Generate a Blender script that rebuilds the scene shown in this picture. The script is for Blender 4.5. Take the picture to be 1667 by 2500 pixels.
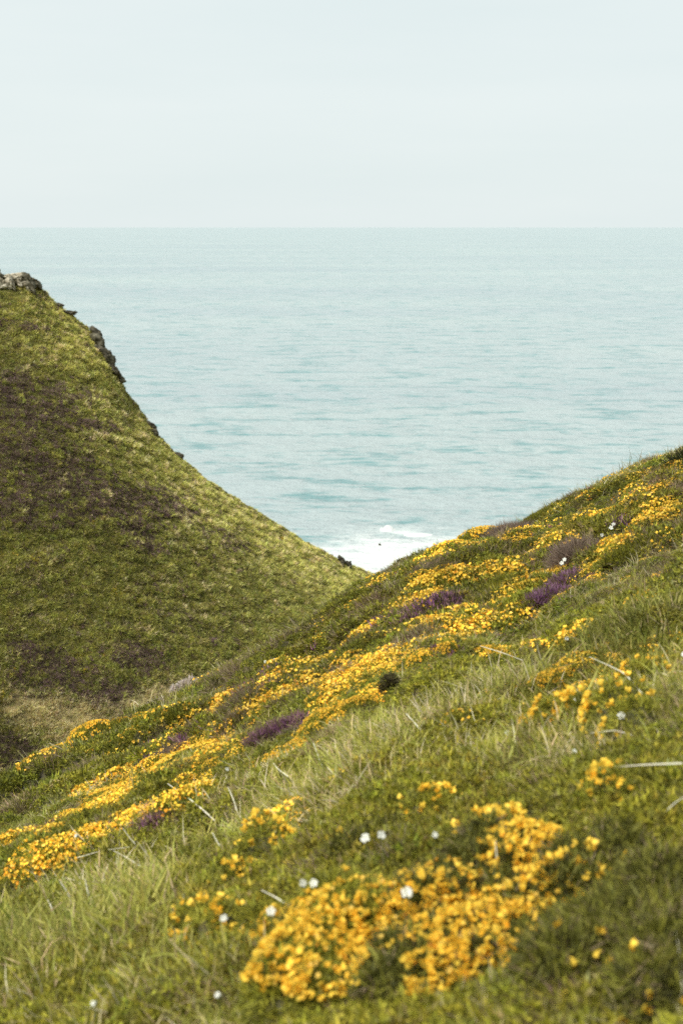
import bpy, math, random
import numpy as np
from mathutils import Matrix, Vector

# ------------------------------------------------------------------ camera, sky, sun, exposure
for o in list(bpy.data.objects):
    bpy.data.objects.remove(o)
S = bpy.context.scene
COL = S.collection
H = 62.0                      # camera height above the sea (m)
EYE = 1.15                    # camera height above the slope (m)
PW, PH, FPX = 1667.0, 2500.0, 3472.0   # photograph size and focal length in its pixels
HORIZON = 553.0
PITCH = math.atan((PH / 2 - HORIZON) / FPX)

cam = bpy.data.cameras.new('camera')
cam.sensor_fit = 'VERTICAL'
cam.sensor_height = 36.0
cam.lens = 36.0 * FPX / PH
cam.clip_start, cam.clip_end = 0.05, 300000.0
cam.dof.use_dof = True
cam.dof.focus_distance = 10.5
cam.dof.aperture_fstop = 4.6
camo = bpy.data.objects.new('camera', cam)
camo.location = (0, 0, H)
camo.rotation_euler = (math.pi / 2 - PITCH, 0, 0)
COL.objects.link(camo)
S.camera = camo

SUN_EL, SUN_AZ = math.radians(57), math.radians(-118)     # azimuth from +Y (the sea) towards +X; the sun stands to the left, a little behind the viewer
sun = bpy.data.lights.new('sun', 'SUN')
sun.energy, sun.angle, sun.color = 5.0, math.radians(6), (1.0, 0.94, 0.83)
suno = bpy.data.objects.new('sun', sun)
sd = Vector((math.sin(SUN_AZ) * math.cos(SUN_EL), math.cos(SUN_AZ) * math.cos(SUN_EL), math.sin(SUN_EL)))
suno.rotation_euler = sd.to_track_quat('Z', 'Y').to_euler()
suno.location = (-30, 20, 140)
COL.objects.link(suno)

world = bpy.data.worlds.new('World')
S.world = world
world.use_nodes = True
wn, wl = world.node_tree.nodes, world.node_tree.links
wn.clear()
sky = wn.new('ShaderNodeTexSky')
sky.sky_type = 'NISHITA'
sky.sun_disc = False
sky.sun_elevation, sky.sun_rotation = SUN_EL, SUN_AZ
sky.air_density, sky.dust_density, sky.ozone_density = 1.0, 2.0, 1.0
tc = wn.new('ShaderNodeTexCoord')
mp = wn.new('ShaderNodeMapping')
mp.inputs['Scale'].default_value = (1.2, 1.2, 9.0)
nz = wn.new('ShaderNodeTexNoise')
nz.inputs['Scale'].default_value, nz.inputs['Detail'].default_value = 2.2, 5.0
ramp = wn.new('ShaderNodeValToRGB')              # thin even cloud veil
ramp.color_ramp.elements[0].position, ramp.color_ramp.elements[1].position = 0.3, 0.75
ramp.color_ramp.elements[0].color = (7.3, 8.12, 8.12, 1)
ramp.color_ramp.elements[1].color = (7.85, 8.5, 8.45, 1)
mixw = wn.new('ShaderNodeMix')
mixw.data_type = 'RGBA'
mixw.inputs['Factor'].default_value = 0.93
bg = wn.new('ShaderNodeBackground')
bg.inputs['Strength'].default_value = 0.086
wo = wn.new('ShaderNodeOutputWorld')
wl.new(tc.outputs['Generated'], mp.inputs['Vector'])
wl.new(mp.outputs['Vector'], nz.inputs['Vector'])
wl.new(nz.outputs['Fac'], ramp.inputs['Fac'])
wl.new(sky.outputs['Color'], mixw.inputs[6])
wl.new(ramp.outputs['Color'], mixw.inputs[7])
wl.new(mixw.outputs[2], bg.inputs['Color'])
wl.new(bg.outputs['Background'], wo.inputs['Surface'])
S.view_settings.view_transform = 'Standard'
S.view_settings.look = 'None'
S.view_settings.exposure = 0.35
S.view_settings.gamma = 1.0
S.render.engine = 'CYCLES'
S.cycles.max_bounces = 4
S.cycles.diffuse_bounces = 3
S.cycles.adaptive_threshold = 0.02
S.cycles.glossy_bounces = 2
S.cycles.transmission_bounces = 3
S.cycles.transparent_max_bounces = 4
S.cycles.use_denoising = False

# ------------------------------------------------------------------ numeric helpers
rng = np.random.default_rng(7)
random.seed(7)


def vnoise(x, y, seed=0):
    xi, yi = np.floor(x).astype(np.int64), np.floor(y).astype(np.int64)
    fx, fy = x - xi, y - yi
    fx, fy = fx * fx * (3 - 2 * fx), fy * fy * (3 - 2 * fy)

    def h(a, b):
        n = (a * 374761393 + b * 668265263 + seed * 1274126177) & 0xffffffff
        n = ((n ^ (n >> 13)) * 1274126177) & 0xffffffff
        return ((n ^ (n >> 16)) & 0xffff) / 65535.0
    return (h(xi, yi) * (1 - fx) + h(xi + 1, yi) * fx) * (1 - fy) + (h(xi, yi + 1) * (1 - fx) + h(xi + 1, yi + 1) * fx) * fy


def fbm(x, y, seed=0, octv=4):
    s, a, t = 0, 0.5, 0
    for k in range(octv):
        s = s + a * vnoise(x * 2 ** k, y * 2 ** k, seed + 17 * k)
        t += a
        a *= 0.5
    return s / t


def sstep(a, b, x):
    t = np.clip((x - a) / (b - a), 0, 1)
    return t * t * (3 - 2 * t)


CP, SP = math.cos(PITCH), math.sin(PITCH)


def ray(u, v):
    """photograph pixel -> direction (right, towards the sea, up)"""
    dx, dv = (np.asarray(u, float) - PW / 2) / FPX, (PH / 2 - np.asarray(v, float)) / FPX
    return dx, CP + dv * SP, -SP + dv * CP


def proj(x, y, z):
    """point (z relative to the camera) -> photograph pixel"""
    dep = np.maximum(y * CP - z * SP, 1e-3)
    upc = y * SP + z * CP
    return PW / 2 + FPX * x / dep, PH / 2 - FPX * upc / dep


def polyd(u, v, pts):
    """distance in pixels to a polyline"""
    best = np.full(np.shape(u), 1e9)
    for (x0, y0), (x1, y1) in zip(pts[:-1], pts[1:]):
        dx, dy = x1 - x0, y1 - y0
        t = np.clip(((u - x0) * dx + (v - y0) * dy) / (dx * dx + dy * dy), 0, 1)
        best = np.minimum(best, np.hypot(u - x0 - t * dx, v - y0 - t * dy))
    return best


def blobs(u, v, lst):
    m = np.zeros(np.shape(u))
    for (x, y, rx, ry, ang) in lst:
        c, s = math.cos(math.radians(ang)), math.sin(math.radians(ang))
        a, b = (u - x) * c - (v - y) * s, (u - x) * s + (v - y) * c
        m = np.maximum(m, np.exp(-((a / rx) ** 2 + (b / ry) ** 2) ** 1.5))
    return m


# ------------------------------------------------------------------ the near slope as a height function (z relative to the camera)
SIL = np.array([(-300, 2050), (0, 1905), (130, 1838), (287, 1775), (420, 1712), (520, 1655), (640, 1590), (760, 1520), (860, 1452),
                (925, 1409), (1000, 1372), (1080, 1333), (1200, 1305), (1290, 1282), (1414, 1215), (1520, 1165), (1590, 1128), (1667, 1106), (1950, 1000)], float)
_dx, _dy, _dz = ray(SIL[:, 0], SIL[:, 1] + np.interp(SIL[:, 0], [0, 500, 925, 1414, 1667], [44, 34, 24, 12, 10]))
_az, _sl = np.arctan2(_dx, _dy), _dz / np.hypot(_dx, _dy)
_fit = np.linalg.lstsq(np.stack([np.sin(_az), np.cos(_az)], 1), _sl, rcond=None)[0]


def near_z(x, y, fine=True):
    r = np.hypot(x, y) + 1e-6
    az = np.arctan2(x, y)
    lin = _fit[0] * np.sin(az) + _fit[1] * np.cos(az)
    inside = np.interp(az, _az, _sl)
    w = sstep(math.radians(34), math.radians(14), np.abs(az))
    s = lin * (1 - w) + inside * w
    # keep the foot smooth: shape of the brow only acts away from the viewer
    s = lin + (s - lin) * sstep(0.5, 6, r)
    rs = np.interp(az, np.radians([-60, -14, 0, 14, 60]), [9, 10, 12.5, 17, 18])
    back = sstep(math.radians(60), math.radians(110), np.abs(az))
    c = EYE / rs ** 2
    c = c * (1 - back)
    a = s + 2 * EYE / rs * (1 - back)
    z = -EYE + a * r - c * r * r
    if fine:
        # terracettes run along the slope, hummocks on top of them
        p, q = x * 0.85 + y * 0.53, -x * 0.53 + y * 0.85
        amp = sstep(1.0, 5.0, r) * sstep(60, 20, r)
        z = z + amp * (0.22 * (fbm(p * 0.5, q * 1.9, 3, 3) - 0.5) + 0.17 * (fbm(x * 2.9, y * 2.9, 5, 3) - 0.5))
    return z


def near_n(x, y):
    e = 0.06
    zx = (near_z(x + e, y, False) - near_z(x - e, y, False)) / (2 * e)
    zy = (near_z(x, y + e, False) - near_z(x, y - e, False)) / (2 * e)
    n = np.stack([-zx, -zy, np.ones_like(zx)], -1)
    return n / np.linalg.norm(n, axis=-1, keepdims=True)


def hit(u, v):
    """first point of the near slope on the ray through a photograph pixel"""
    dx, dy, dz = [float(q) for q in ray(u, v)]
    t = np.concatenate([np.arange(0.6, 8, 0.01), np.arange(8, 30, 0.03)])
    g = dz * t - near_z(dx * t, dy * t)
    k = np.where(g < 0)[0]
    if len(k):
        i = k[0]
        tt = t[max(i - 1, 0)]
    else:
        tt = t[np.argmin(g)]
    x, y = dx * tt, dy * tt
    return np.array([x, y, float(near_z(np.array(x), np.array(y)))])


def gap(u, v):
    """how far a ray passes above the brow when it misses the near slope (0 when it meets it)"""
    dx, dy, dz = [float(q) for q in ray(u, v)]
    t = np.arange(4, 24, 0.05)
    return max(0.0, float((dz * t - near_z(dx * t, dy * t)).min()))


# ------------------------------------------------------------------ the far slope across the valley: ridge and foot curves, surface between
RIDGE = np.array([(-2600, 470, 118), (-1300, 560, 112), (-500, 640, 110), (0, 672, 110), (70, 676, 110), (104, 706, 110), (140, 742, 110), (178, 772, 109), (222, 808, 109),
                  (258, 850, 108.5), (284, 905, 108), (303, 950, 108), (345, 1005, 107.5), (385, 1062, 107), (440, 1118, 106.5), (510, 1175, 106), (575, 1216, 106.5),
                  (638, 1254, 107), (690, 1289, 108), (744, 1323, 109), (800, 1352, 110), (860, 1380, 111.5), (925, 1409, 113), (1100, 1540, 118), (1350, 1750, 122)], float)
FOOT = np.array([(-2600, 2500, 56), (-1300, 2300, 62), (-400, 2050, 70), (0, 1915, 75), (300, 1810, 78), (550, 1775, 82), (800, 1735, 86), (950, 1710, 90), (1100, 1750, 94), (1350, 1850, 98)], float)


def lift(c):
    dx, dy, dz = ray(c[:, 0], c[:, 1])
    h = np.hypot(dx, dy)
    return np.stack([dx / h * c[:, 2], dy / h * c[:, 2], dz / h * c[:, 2]], 1)


NS, NT = 420, 200
_s = np.linspace(0, 1, NS)


def curve(c, fine_u):
    p = lift(c)
    return np.stack([np.interp(fine_u, c[:, 0], p[:, k]) for k in range(3)], 1)


_u = np.concatenate([np.linspace(-2600, -120, 70, endpoint=False), np.linspace(-120, 1000, 310, endpoint=False), np.linspace(1000, 1350, 40)])
_rd, _ft = curve(RIDGE, _u), curve(FOOT, _u)
_rd2 = _rd.copy()
for _ in range(2):     # soften the corners of the traced line a little
    _rd2[1:-1] = (_rd2[:-2] + 2 * _rd2[1:-1] + _rd2[2:]) / 4
_rd = _rd2
_t = np.linspace(0, 1, NT)
G = np.zeros((NT + 26, NS, 3))
_rds = _rd.copy()
for _ in range(900):
    _rds[1:-1] = (_rds[:-2] + 2 * _rds[1:-1] + _rds[2:]) / 4
for j, t in enumerate(_t):
    w = float(sstep(0.62, 1.0, t))
    G[12 + j] = _ft * (1 - t) + (_rds * (1 - w) + _rd * w) * t
    G[12 + j, :, 2] += 1.9 * math.sin(math.pi * t) ** 1.2 * np.interp(_u, [-2600, 300, 900, 1350], [1.4, 1.0, 0.35, 0.2])
inw = np.stack([-_ft[:, 0] * 0 + 0.35, -np.ones(NS), np.zeros(NS)], 1)
for j in range(12):
    k = 12 - j
    G[j] = _ft + inw * k * 3.2
    G[j, :, 2] = _ft[:, 2] - 0.02 * (k * 3.2) ** 1.6 - 0.15 * k
back_dir = np.stack([_rd[:, 0], _rd[:, 1], np.zeros(NS)], 1) / np.hypot(_rd[:, 0], _rd[:, 1])[:, None]
for j in range(14):
    k = j + 1
    G[12 + NT + j] = _rd + back_dir * (k * 1.1 + 0.25 * k * k)
    G[12 + NT + j, :, 2] = _rd[:, 2] - 0.5 * k - 0.42 * k * k
_x, _y = G[..., 0], G[..., 1]
rough = sstep(1.0, 0.93, np.concatenate([np.zeros(12), _t, np.ones(14)]))[:, None]
G[..., 2] += (0.35 + 0.65 * rough) * (0.8 * (fbm(_x * 0.09, _y * 0.07, 21, 3) - 0.5) * rough + 0.55 * (fbm(_x * 0.45, _y * 0.4, 23, 3) - 0.5))

# ------------------------------------------------------------------ materials
def new_mat(name):
    m = bpy.data.materials.new(name)
    m.use_nodes = True
    m.node_tree.nodes.clear()
    return m, m.node_tree.nodes, m.node_tree.links


def leaf_mat(name, translucent=0.3, rough=0.65, instanced=False, spec=0.25):
    """colour from the mesh's 'col' attribute (each blade or petal has its own), varied plant by plant"""
    m, n, l = new_mat(name)
    at = n.new('ShaderNodeAttribute'); at.attribute_name = 'col'
    hsv = n.new('ShaderNodeHueSaturation')
    if instanced:
        ti = n.new('ShaderNodeAttribute'); ti.attribute_type = 'INSTANCER'; ti.attribute_name = 'tint'
        src = ti.outputs['Fac']
        hu = n.new('ShaderNodeAttribute'); hu.attribute_type = 'INSTANCER'; hu.attribute_name = 'hue'
        l.new(hu.outputs['Fac'], hsv.inputs['Hue'])
        l.new(src, hsv.inputs['Value'])
    else:
        oi = n.new('ShaderNodeObjectInfo')
        mr = n.new('ShaderNodeMapRange')
        mr.inputs['To Min'].default_value, mr.inputs['To Max'].default_value = 0.85, 1.12
        l.new(oi.outputs['Random'], mr.inputs['Value'])
        l.new(mr.outputs['Result'], hsv.inputs['Value'])
    l.new(at.outputs['Color'], hsv.inputs['Color'])
    pb = n.new('ShaderNodeBsdfPrincipled')
    pb.inputs['Roughness'].default_value = rough
    pb.inputs['Specular IOR Level'].default_value = spec
    l.new(hsv.outputs['Color'], pb.inputs['Base Color'])
    out = n.new('ShaderNodeOutputMaterial')
    if translucent > 0:
        tr = n.new('ShaderNodeBsdfTranslucent')
        l.new(hsv.outputs['Color'], tr.inputs['Color'])
        mx = n.new('ShaderNodeMixShader')
        mx.inputs['Fac'].default_value = translucent
        l.new(pb.outputs['BSDF'], mx.inputs[1]); l.new(tr.outputs['BSDF'], mx.inputs[2])
        l.new(mx.outputs['Shader'], out.inputs['Surface'])
    else:
        l.new(pb.outputs['BSDF'], out.inputs['Surface'])
    return m


M_GRASS_I = leaf_mat('grass_blades', 0.3, instanced=True)
M_SHRUB_I = leaf_mat('heath_sprigs', 0.2, instanced=True)
M_SHRUB = leaf_mat('shrub_spines', 0.15)
M_PETAL = leaf_mat('petals', 0.42, 0.55)
M_STRAW = leaf_mat('dry_stalk', 0.1, 0.7)


def ground_mat(name, c1, c2, c3, s1, s2, bump):
    m, n, l = new_mat(name)
    t = n.new('ShaderNodeTexCoord')
    a = n.new('ShaderNodeTexNoise'); a.inputs['Scale'].default_value = s1; a.inputs['Detail'].default_value = 6
    b = n.new('ShaderNodeTexNoise'); b.inputs['Scale'].default_value = s2; b.inputs['Detail'].default_value = 8
    l.new(t.outputs['Object'], a.inputs['Vector']); l.new(t.outputs['Object'], b.inputs['Vector'])
    r = n.new('ShaderNodeValToRGB')
    r.color_ramp.elements[0].position, r.color_ramp.elements[1].position = 0.35, 0.65
    r.color_ramp.elements[0].color, r.color_ramp.elements[1].color = (*c1, 1), (*c2, 1)
    l.new(a.outputs['Fac'], r.inputs['Fac'])
    mx = n.new('ShaderNodeMix'); mx.data_type = 'RGBA'
    mr = n.new('ShaderNodeMapRange')
    mr.inputs['From Min'].default_value, mr.inputs['From Max'].default_value = 0.4, 0.65
    l.new(b.outputs['Fac'], mr.inputs['Value']); l.new(mr.outputs['Result'], mx.inputs['Factor'])
    l.new(r.outputs['Color'], mx.inputs[6]); mx.inputs[7].default_value = (*c3, 1)
    bp = n.new('ShaderNodeBump'); bp.inputs['Distance'].default_value = bump; bp.inputs['Strength'].default_value = 0.8
    l.new(b.outputs['Fac'], bp.inputs['Height'])
    p = n.new('ShaderNodeBsdfPrincipled'); p.inputs['Roughness'].default_value = 0.95
    p.inputs['Specular IOR Level'].default_value = 0.1
    l.new(mx.outputs[2], p.inputs['Base Color']); l.new(bp.outputs['Normal'], p.inputs['Normal'])
    o = n.new('ShaderNodeOutputMaterial'); l.new(p.outputs['BSDF'], o.inputs['Surface'])
    return m


M_NEAR = ground_mat('turf_litter', (0.11, 0.095, 0.03), (0.16, 0.155, 0.04), (0.19, 0.15, 0.08), 1.7, 14, 0.03)
M_FAR = ground_mat('hillside_turf', (0.19, 0.18, 0.04), (0.28, 0.26, 0.06), (0.19, 0.15, 0.07), 0.25, 1.6, 0.2)
M_ROCK = ground_mat('lichened_rock', (0.035, 0.032, 0.02), (0.07, 0.064, 0.04), (0.17, 0.16, 0.12), 1.3, 2.2, 0.15)
M_PALEROCK = ground_mat('pale_slate', (0.16, 0.14, 0.10), (0.3, 0.27, 0.2), (0.5, 0.47, 0.39), 1.0, 2.6, 0.12)
M_DARKROCK = ground_mat('dark_rock', (0.025, 0.023, 0.016), (0.05, 0.046, 0.033), (0.1, 0.09, 0.065), 1.0, 2.6, 0.12)  # darker stone tone, shared by crag and surf rocks

# ------------------------------------------------------------------ mesh helpers
def mesh_np(name, v, f, mat=None, col=None, smooth=False):
    v = np.ascontiguousarray(v, dtype=np.float32).reshape(-1, 3)
    f = np.ascontiguousarray(f, dtype=np.int32)
    k = f.shape[1]
    me = bpy.data.meshes.new(name)
    me.vertices.add(len(v)); me.vertices.foreach_set('co', v.ravel())
    me.loops.add(f.size); me.loops.foreach_set('vertex_index', f.ravel())
    me.polygons.add(len(f))
    me.polygons.foreach_set('loop_start', np.arange(0, f.size, k, dtype=np.int32))
    if smooth:
        me.polygons.foreach_set('use_smooth', np.ones(len(f), dtype=bool))
    me.update(calc_edges=True)
    if col is not None:
        a = me.attributes.new('col', 'FLOAT_COLOR', 'POINT')
        c = np.ones((len(v), 4), np.float32); c[:, :3] = col
        a.data.foreach_set('color', c.ravel())
    if mat:
        me.materials.append(mat)
    return me


def link(name, data, parent=None, label=None, cat=None, group=None, kind=None):
    o = bpy.data.objects.new(name, data)
    COL.objects.link(o)
    o.parent = parent
    for k, val in (('label', label), ('category', cat), ('group', group), ('kind', kind)):
        if val:
            o[k] = val
    return o


def grid_faces(nj, ni, wrap=False):
    j, i = np.meshgrid(np.arange(nj - 1), np.arange(ni if wrap else ni - 1), indexing='ij')
    i2 = (i + 1) % ni
    return np.stack([j * ni + i, j * ni + i2, (j + 1) * ni + i2, (j + 1) * ni + i], -1).reshape(-1, 4)


def frames(n, phi):
    """euler angles of frames whose third axis is n, turned by phi"""
    h = np.stack([np.cos(phi), np.sin(phi), np.zeros_like(phi)], -1)
    t1 = h - n * np.sum(h * n, -1, keepdims=True)
    t1 /= np.linalg.norm(t1, axis=-1, keepdims=True)
    t2 = np.cross(n, t1)
    return np.stack([np.arctan2(t2[..., 2], n[..., 2]), np.arcsin(np.clip(-t1[..., 2], -1, 1)), np.arctan2(t1[..., 1], t1[..., 0])], -1)


# ------------------------------------------------------------------ structure: sea, near hillside, far hillside
def sea_material():
    m, n, l = new_mat('sea_water')
    t = n.new('ShaderNodeTexCoord')

    def noise(scale, detail, sx, sy, rot=0.0, rough=0.5):
        mpn = n.new('ShaderNodeMapping')
        mpn.inputs['Scale'].default_value = (sx, sy, 1); mpn.inputs['Rotation'].default_value = (0, 0, rot)
        q = n.new('ShaderNodeTexNoise'); q.inputs['Scale'].default_value = scale; q.inputs['Detail'].default_value = detail
        q.inputs['Roughness'].default_value = rough
        l.new(t.outputs['Object'], mpn.inputs['Vector']); l.new(mpn.outputs['Vector'], q.inputs['Vector'])
        return q.outputs['Fac']

    def math_(op, a, b=None, c=None):
        q = n.new('ShaderNodeMath'); q.operation = op
        for k, val in enumerate((a, b, c)):
            if val is None:
                continue
            if isinstance(val, (int, float)):
                q.inputs[k].default_value = val
            else:
                l.new(val, q.inputs[k])
        return q.outputs[0]
    swell = noise(0.045, 3, 0.55, 1.0, 0.12)
    chop = noise(0.27, 5, 0.6, 1.0, -0.1, 0.62)
    rip = noise(1.1, 4, 0.8, 1.0)
    hgt = math_('ADD', math_('MULTIPLY', swell, 4.5), math_('ADD', math_('MULTIPLY', chop, 1.9), math_('MULTIPLY', rip, 0.28)))
    bp = n.new('ShaderNodeBump'); bp.inputs['Distance'].default_value = 1.0; bp.inputs['Strength'].default_value = 1.0
    l.new(hgt, bp.inputs['Height'])
    # water tint drifts in large patches
    tint = noise(0.004, 3, 0.35, 1.0)
    r = n.new('ShaderNodeValToRGB')
    r.color_ramp.elements[0].position, r.color_ramp.elements[1].position = 0.35, 0.68
    r.color_ramp.elements[0].color, r.color_ramp.elements[1].color = SEA_A, SEA_B
    l.new(tint, r.inputs['Fac'])
    # dark wave faces painted into the base colour, partly following the chop
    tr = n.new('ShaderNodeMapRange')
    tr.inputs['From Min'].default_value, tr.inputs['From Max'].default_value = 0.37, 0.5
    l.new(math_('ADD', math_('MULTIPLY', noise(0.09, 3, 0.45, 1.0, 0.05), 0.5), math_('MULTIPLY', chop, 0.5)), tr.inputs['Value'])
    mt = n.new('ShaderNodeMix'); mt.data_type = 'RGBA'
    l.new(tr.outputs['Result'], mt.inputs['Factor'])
    mt.inputs[6].default_value = SEA_SHADE
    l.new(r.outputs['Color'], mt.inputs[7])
    # foam where the swell breaks on the rocks below the valley mouth
    sx = n.new('ShaderNodeSeparateXYZ'); l.new(t.outputs['Object'], sx.inputs['Vector'])

    def patch(cx, cy, rx, ry, p):
        a = math_('DIVIDE', math_('SUBTRACT', sx.outputs['X'], cx), rx)
        b = math_('DIVIDE', math_('SUBTRACT', sx.outputs['Y'], cy), ry)
        d = math_('SQRT', math_('ADD', math_('MULTIPLY', a, a), math_('MULTIPLY', b, b)))
        return math_('MULTIPLY', math_('SUBTRACT', 1.0, d, None), p)
    fo = None
    for args in FOAM:
        q = patch(*args)
        fo = q if fo is None else math_('MAXIMUM', fo, q)
    lace = noise(0.3, 7, 0.5, 1.0, 0.2, 0.72)
    fm = n.new('ShaderNodeMapRange'); fm.interpolation_type = 'SMOOTHSTEP'
    fm.inputs['From Min'].default_value, fm.inputs['From Max'].default_value = 0.58, 1.1
    l.new(math_('ADD', math_('MULTIPLY', math_('MAXIMUM', fo, -1.0), 0.75), lace), fm.inputs['Value'])
    # a few scattered white horses
    cap = n.new('ShaderNodeMapRange')
    cap.inputs['From Min'].default_value, cap.inputs['From Max'].default_value = 0.735, 0.76
    l.new(math_('ADD', math_('MULTIPLY', noise(0.09, 3, 0.4, 1.2, 0.1), 0.6), math_('MULTIPLY', noise(0.02, 2, 1, 1), 0.4)), cap.inputs['Value'])
    foam = math_('MAXIMUM', fm.outputs['Result'], math_('MULTIPLY', cap.outputs['Result'], 0.9))
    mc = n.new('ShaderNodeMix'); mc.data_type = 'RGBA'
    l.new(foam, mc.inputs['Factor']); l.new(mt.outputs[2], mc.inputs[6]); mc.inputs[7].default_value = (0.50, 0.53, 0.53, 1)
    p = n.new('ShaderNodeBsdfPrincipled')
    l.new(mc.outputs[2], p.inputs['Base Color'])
    p.inputs['IOR'].default_value = 1.33
    p.inputs['Specular IOR Level'].default_value = 0.16
    l.new(math_('MULTIPLY_ADD', foam, 0.55, 0.22), p.inputs['Roughness'])
    l.new(bp.outputs['Normal'], p.inputs['Normal'])
    o = n.new('ShaderNodeOutputMaterial'); l.new(p.outputs['BSDF'], o.inputs['Surface'])
    return m


def sea_pt(u, v):
    dx, dy, dz = ray(u, v)
    t = -H / dz
    return dx * t, dy * t


SEA_A, SEA_B, SEA_SHADE = (0.245, 0.30, 0.32, 1), (0.29, 0.348, 0.35, 1), (0.10, 0.215, 0.225, 1)
FOAM = []
for (u0, v0, rx, ry, p) in ((940, 1360, 24, 38, 0.85), (870, 1345, 20, 24, 0.62), (965, 1303, 13, 12, 0.6), (1055, 1330, 20, 20, 0.7), (900, 1395, 16, 24, 0.7), (800, 1335, 12, 18, 0.35)):
    a_, b_ = sea_pt(u0, v0)
    FOAM.append((float(a_), float(b_), rx, ry, p))
rr = np.concatenate([[0.0], np.geomspace(20, 90000, 60)])
th = np.linspace(0, 2 * np.pi, 128, endpoint=False)
sv = np.stack([rr[:, None] * np.sin(th), rr[:, None] * np.cos(th), np.zeros((61, 128))], -1)
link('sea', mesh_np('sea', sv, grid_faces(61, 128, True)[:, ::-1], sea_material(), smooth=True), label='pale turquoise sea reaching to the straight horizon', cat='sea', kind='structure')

th = np.concatenate([np.linspace(-math.pi, -0.7, 60, endpoint=False), np.linspace(-0.7, 0.7, 260, endpoint=False), np.linspace(0.7, math.pi, 60, endpoint=False)])
rr = np.concatenate([[0.02], np.geomspace(0.25, 30, 250), np.geomspace(31, 150, 40)])
nx, ny = rr[:, None] * np.sin(th), rr[:, None] * np.cos(th)
nzz = np.maximum(near_z(nx, ny) + H, -8)
nv = np.stack([nx, ny, nzz], -1)
link('near_hillside', mesh_np('near_hillside', nv, grid_faces(len(rr), len(th), True)[:, ::-1], M_NEAR, smooth=True),
     label='flower-covered slope falling from the right across the foreground', cat='hillside', kind='structure')
gv = G.copy(); gv[..., 2] += H
link('far_hillside', mesh_np('far_hillside', gv, grid_faces(G.shape[0], NS), M_FAR, smooth=True),
     label='green and heather-brown slope across the valley on the left', cat='hillside', kind='structure')

# ------------------------------------------------------------------ plant pieces
def cj(r_, c, n, a=0.2, hue=0.06):
    """n colours around c"""
    k = 1 + a * r_.standard_normal((n, 1))
    return np.clip(np.asarray(c) * k * (1 + hue * r_.standard_normal((n, 3))), 0.004, 0.95)


def blades(r_, n, rad, lo, hi, wid, lean, cols, curl=0.5, seg=3, flat=0.0):
    """curved tapering grass blades; cols = list of (colour, share)"""
    ph, rd = r_.uniform(0, 2 * np.pi, n), rad * np.sqrt(r_.uniform(0, 1, n))
    base = np.stack([rd * np.cos(ph), rd * np.sin(ph), np.full(n, -0.01)], -1)
    az = ph + r_.normal(0, 0.9, n)
    L = r_.uniform(lo, hi, n)
    ln = np.abs(r_.normal(lean, lean * 0.5, n))
    d = np.stack([np.cos(az), np.sin(az)], -1)
    pv = np.stack([-d[:, 1], d[:, 0]], -1)
    V, q = [], base.copy()
    ang = ln.copy()
    step = L / seg
    cu = r_.normal(curl, curl * 0.6, n)
    w0 = wid * r_.uniform(0.7, 1.3, n)
    for s in range(seg):
        w = w0 * (1 - 0.75 * s / seg) * 0.5
        off = np.concatenate([pv * w[:, None], np.zeros((n, 1))], -1)
        V += [q - off, q + off]
        q = q + np.stack([d[:, 0] * np.sin(ang) * step, d[:, 1] * np.sin(ang) * step, np.cos(ang) * step], -1)
        ang = ang + cu / seg
    V.append(q)
    V = np.stack(V, 1)
    k = 2 * seg + 1
    fa = []
    for s in range(seg - 1):
        a = 2 * s
        fa += [(a, a + 1, a + 3), (a, a + 3, a + 2)]
    fa.append((k - 3, k - 2, k - 1))
    F = (np.array(fa)[None] + (np.arange(n) * k)[:, None, None]).reshape(-1, 3)
    sh = np.array([c[1] for c in cols], float); sh /= sh.sum()
    pick = r_.choice(len(cols), n, p=sh)
    C = np.array([c[0] for c in cols])[pick]
    C = cj(r_, 1, n, 0.22, 0.05) * C
    C = np.repeat(C[:, None], k, 1)
    return V.reshape(-1, 3), F, np.clip(C.reshape(-1, 3), 0.004, 0.9)


def spines(r_, P, N, k, lo, hi, wid, spread, cols):
    """k needle triangles at each point, fanned about the normal"""
    n = len(P) * k
    p, nn = np.repeat(P, k, 0), np.repeat(N, k, 0)
    d = nn + spread * r_.standard_normal((n, 3))
    d /= np.linalg.norm(d, axis=1, keepdims=True)
    s = np.cross(d, r_.standard_normal((n, 3)))
    s /= np.linalg.norm(s, axis=1, keepdims=True)
    L = r_.uniform(lo, hi, (n, 1))
    p = p + r_.normal(0, lo * 0.35, (n, 3))
    V = np.stack([p - s * wid / 2, p + s * wid / 2, p + d * L], 1).reshape(-1, 3)
    F = np.arange(3 * n).reshape(-1, 3)
    sh = np.array([c[1] for c in cols], float); sh /= sh.sum()
    C = np.array([c[0] for c in cols])[r_.choice(len(cols), len(P), p=sh)]
    C = np.repeat(C, k, 0) * cj(r_, 1, n, 0.18, 0.05)
    return V, F, np.clip(np.repeat(C, 3, 0), 0.004, 0.9)


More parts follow.
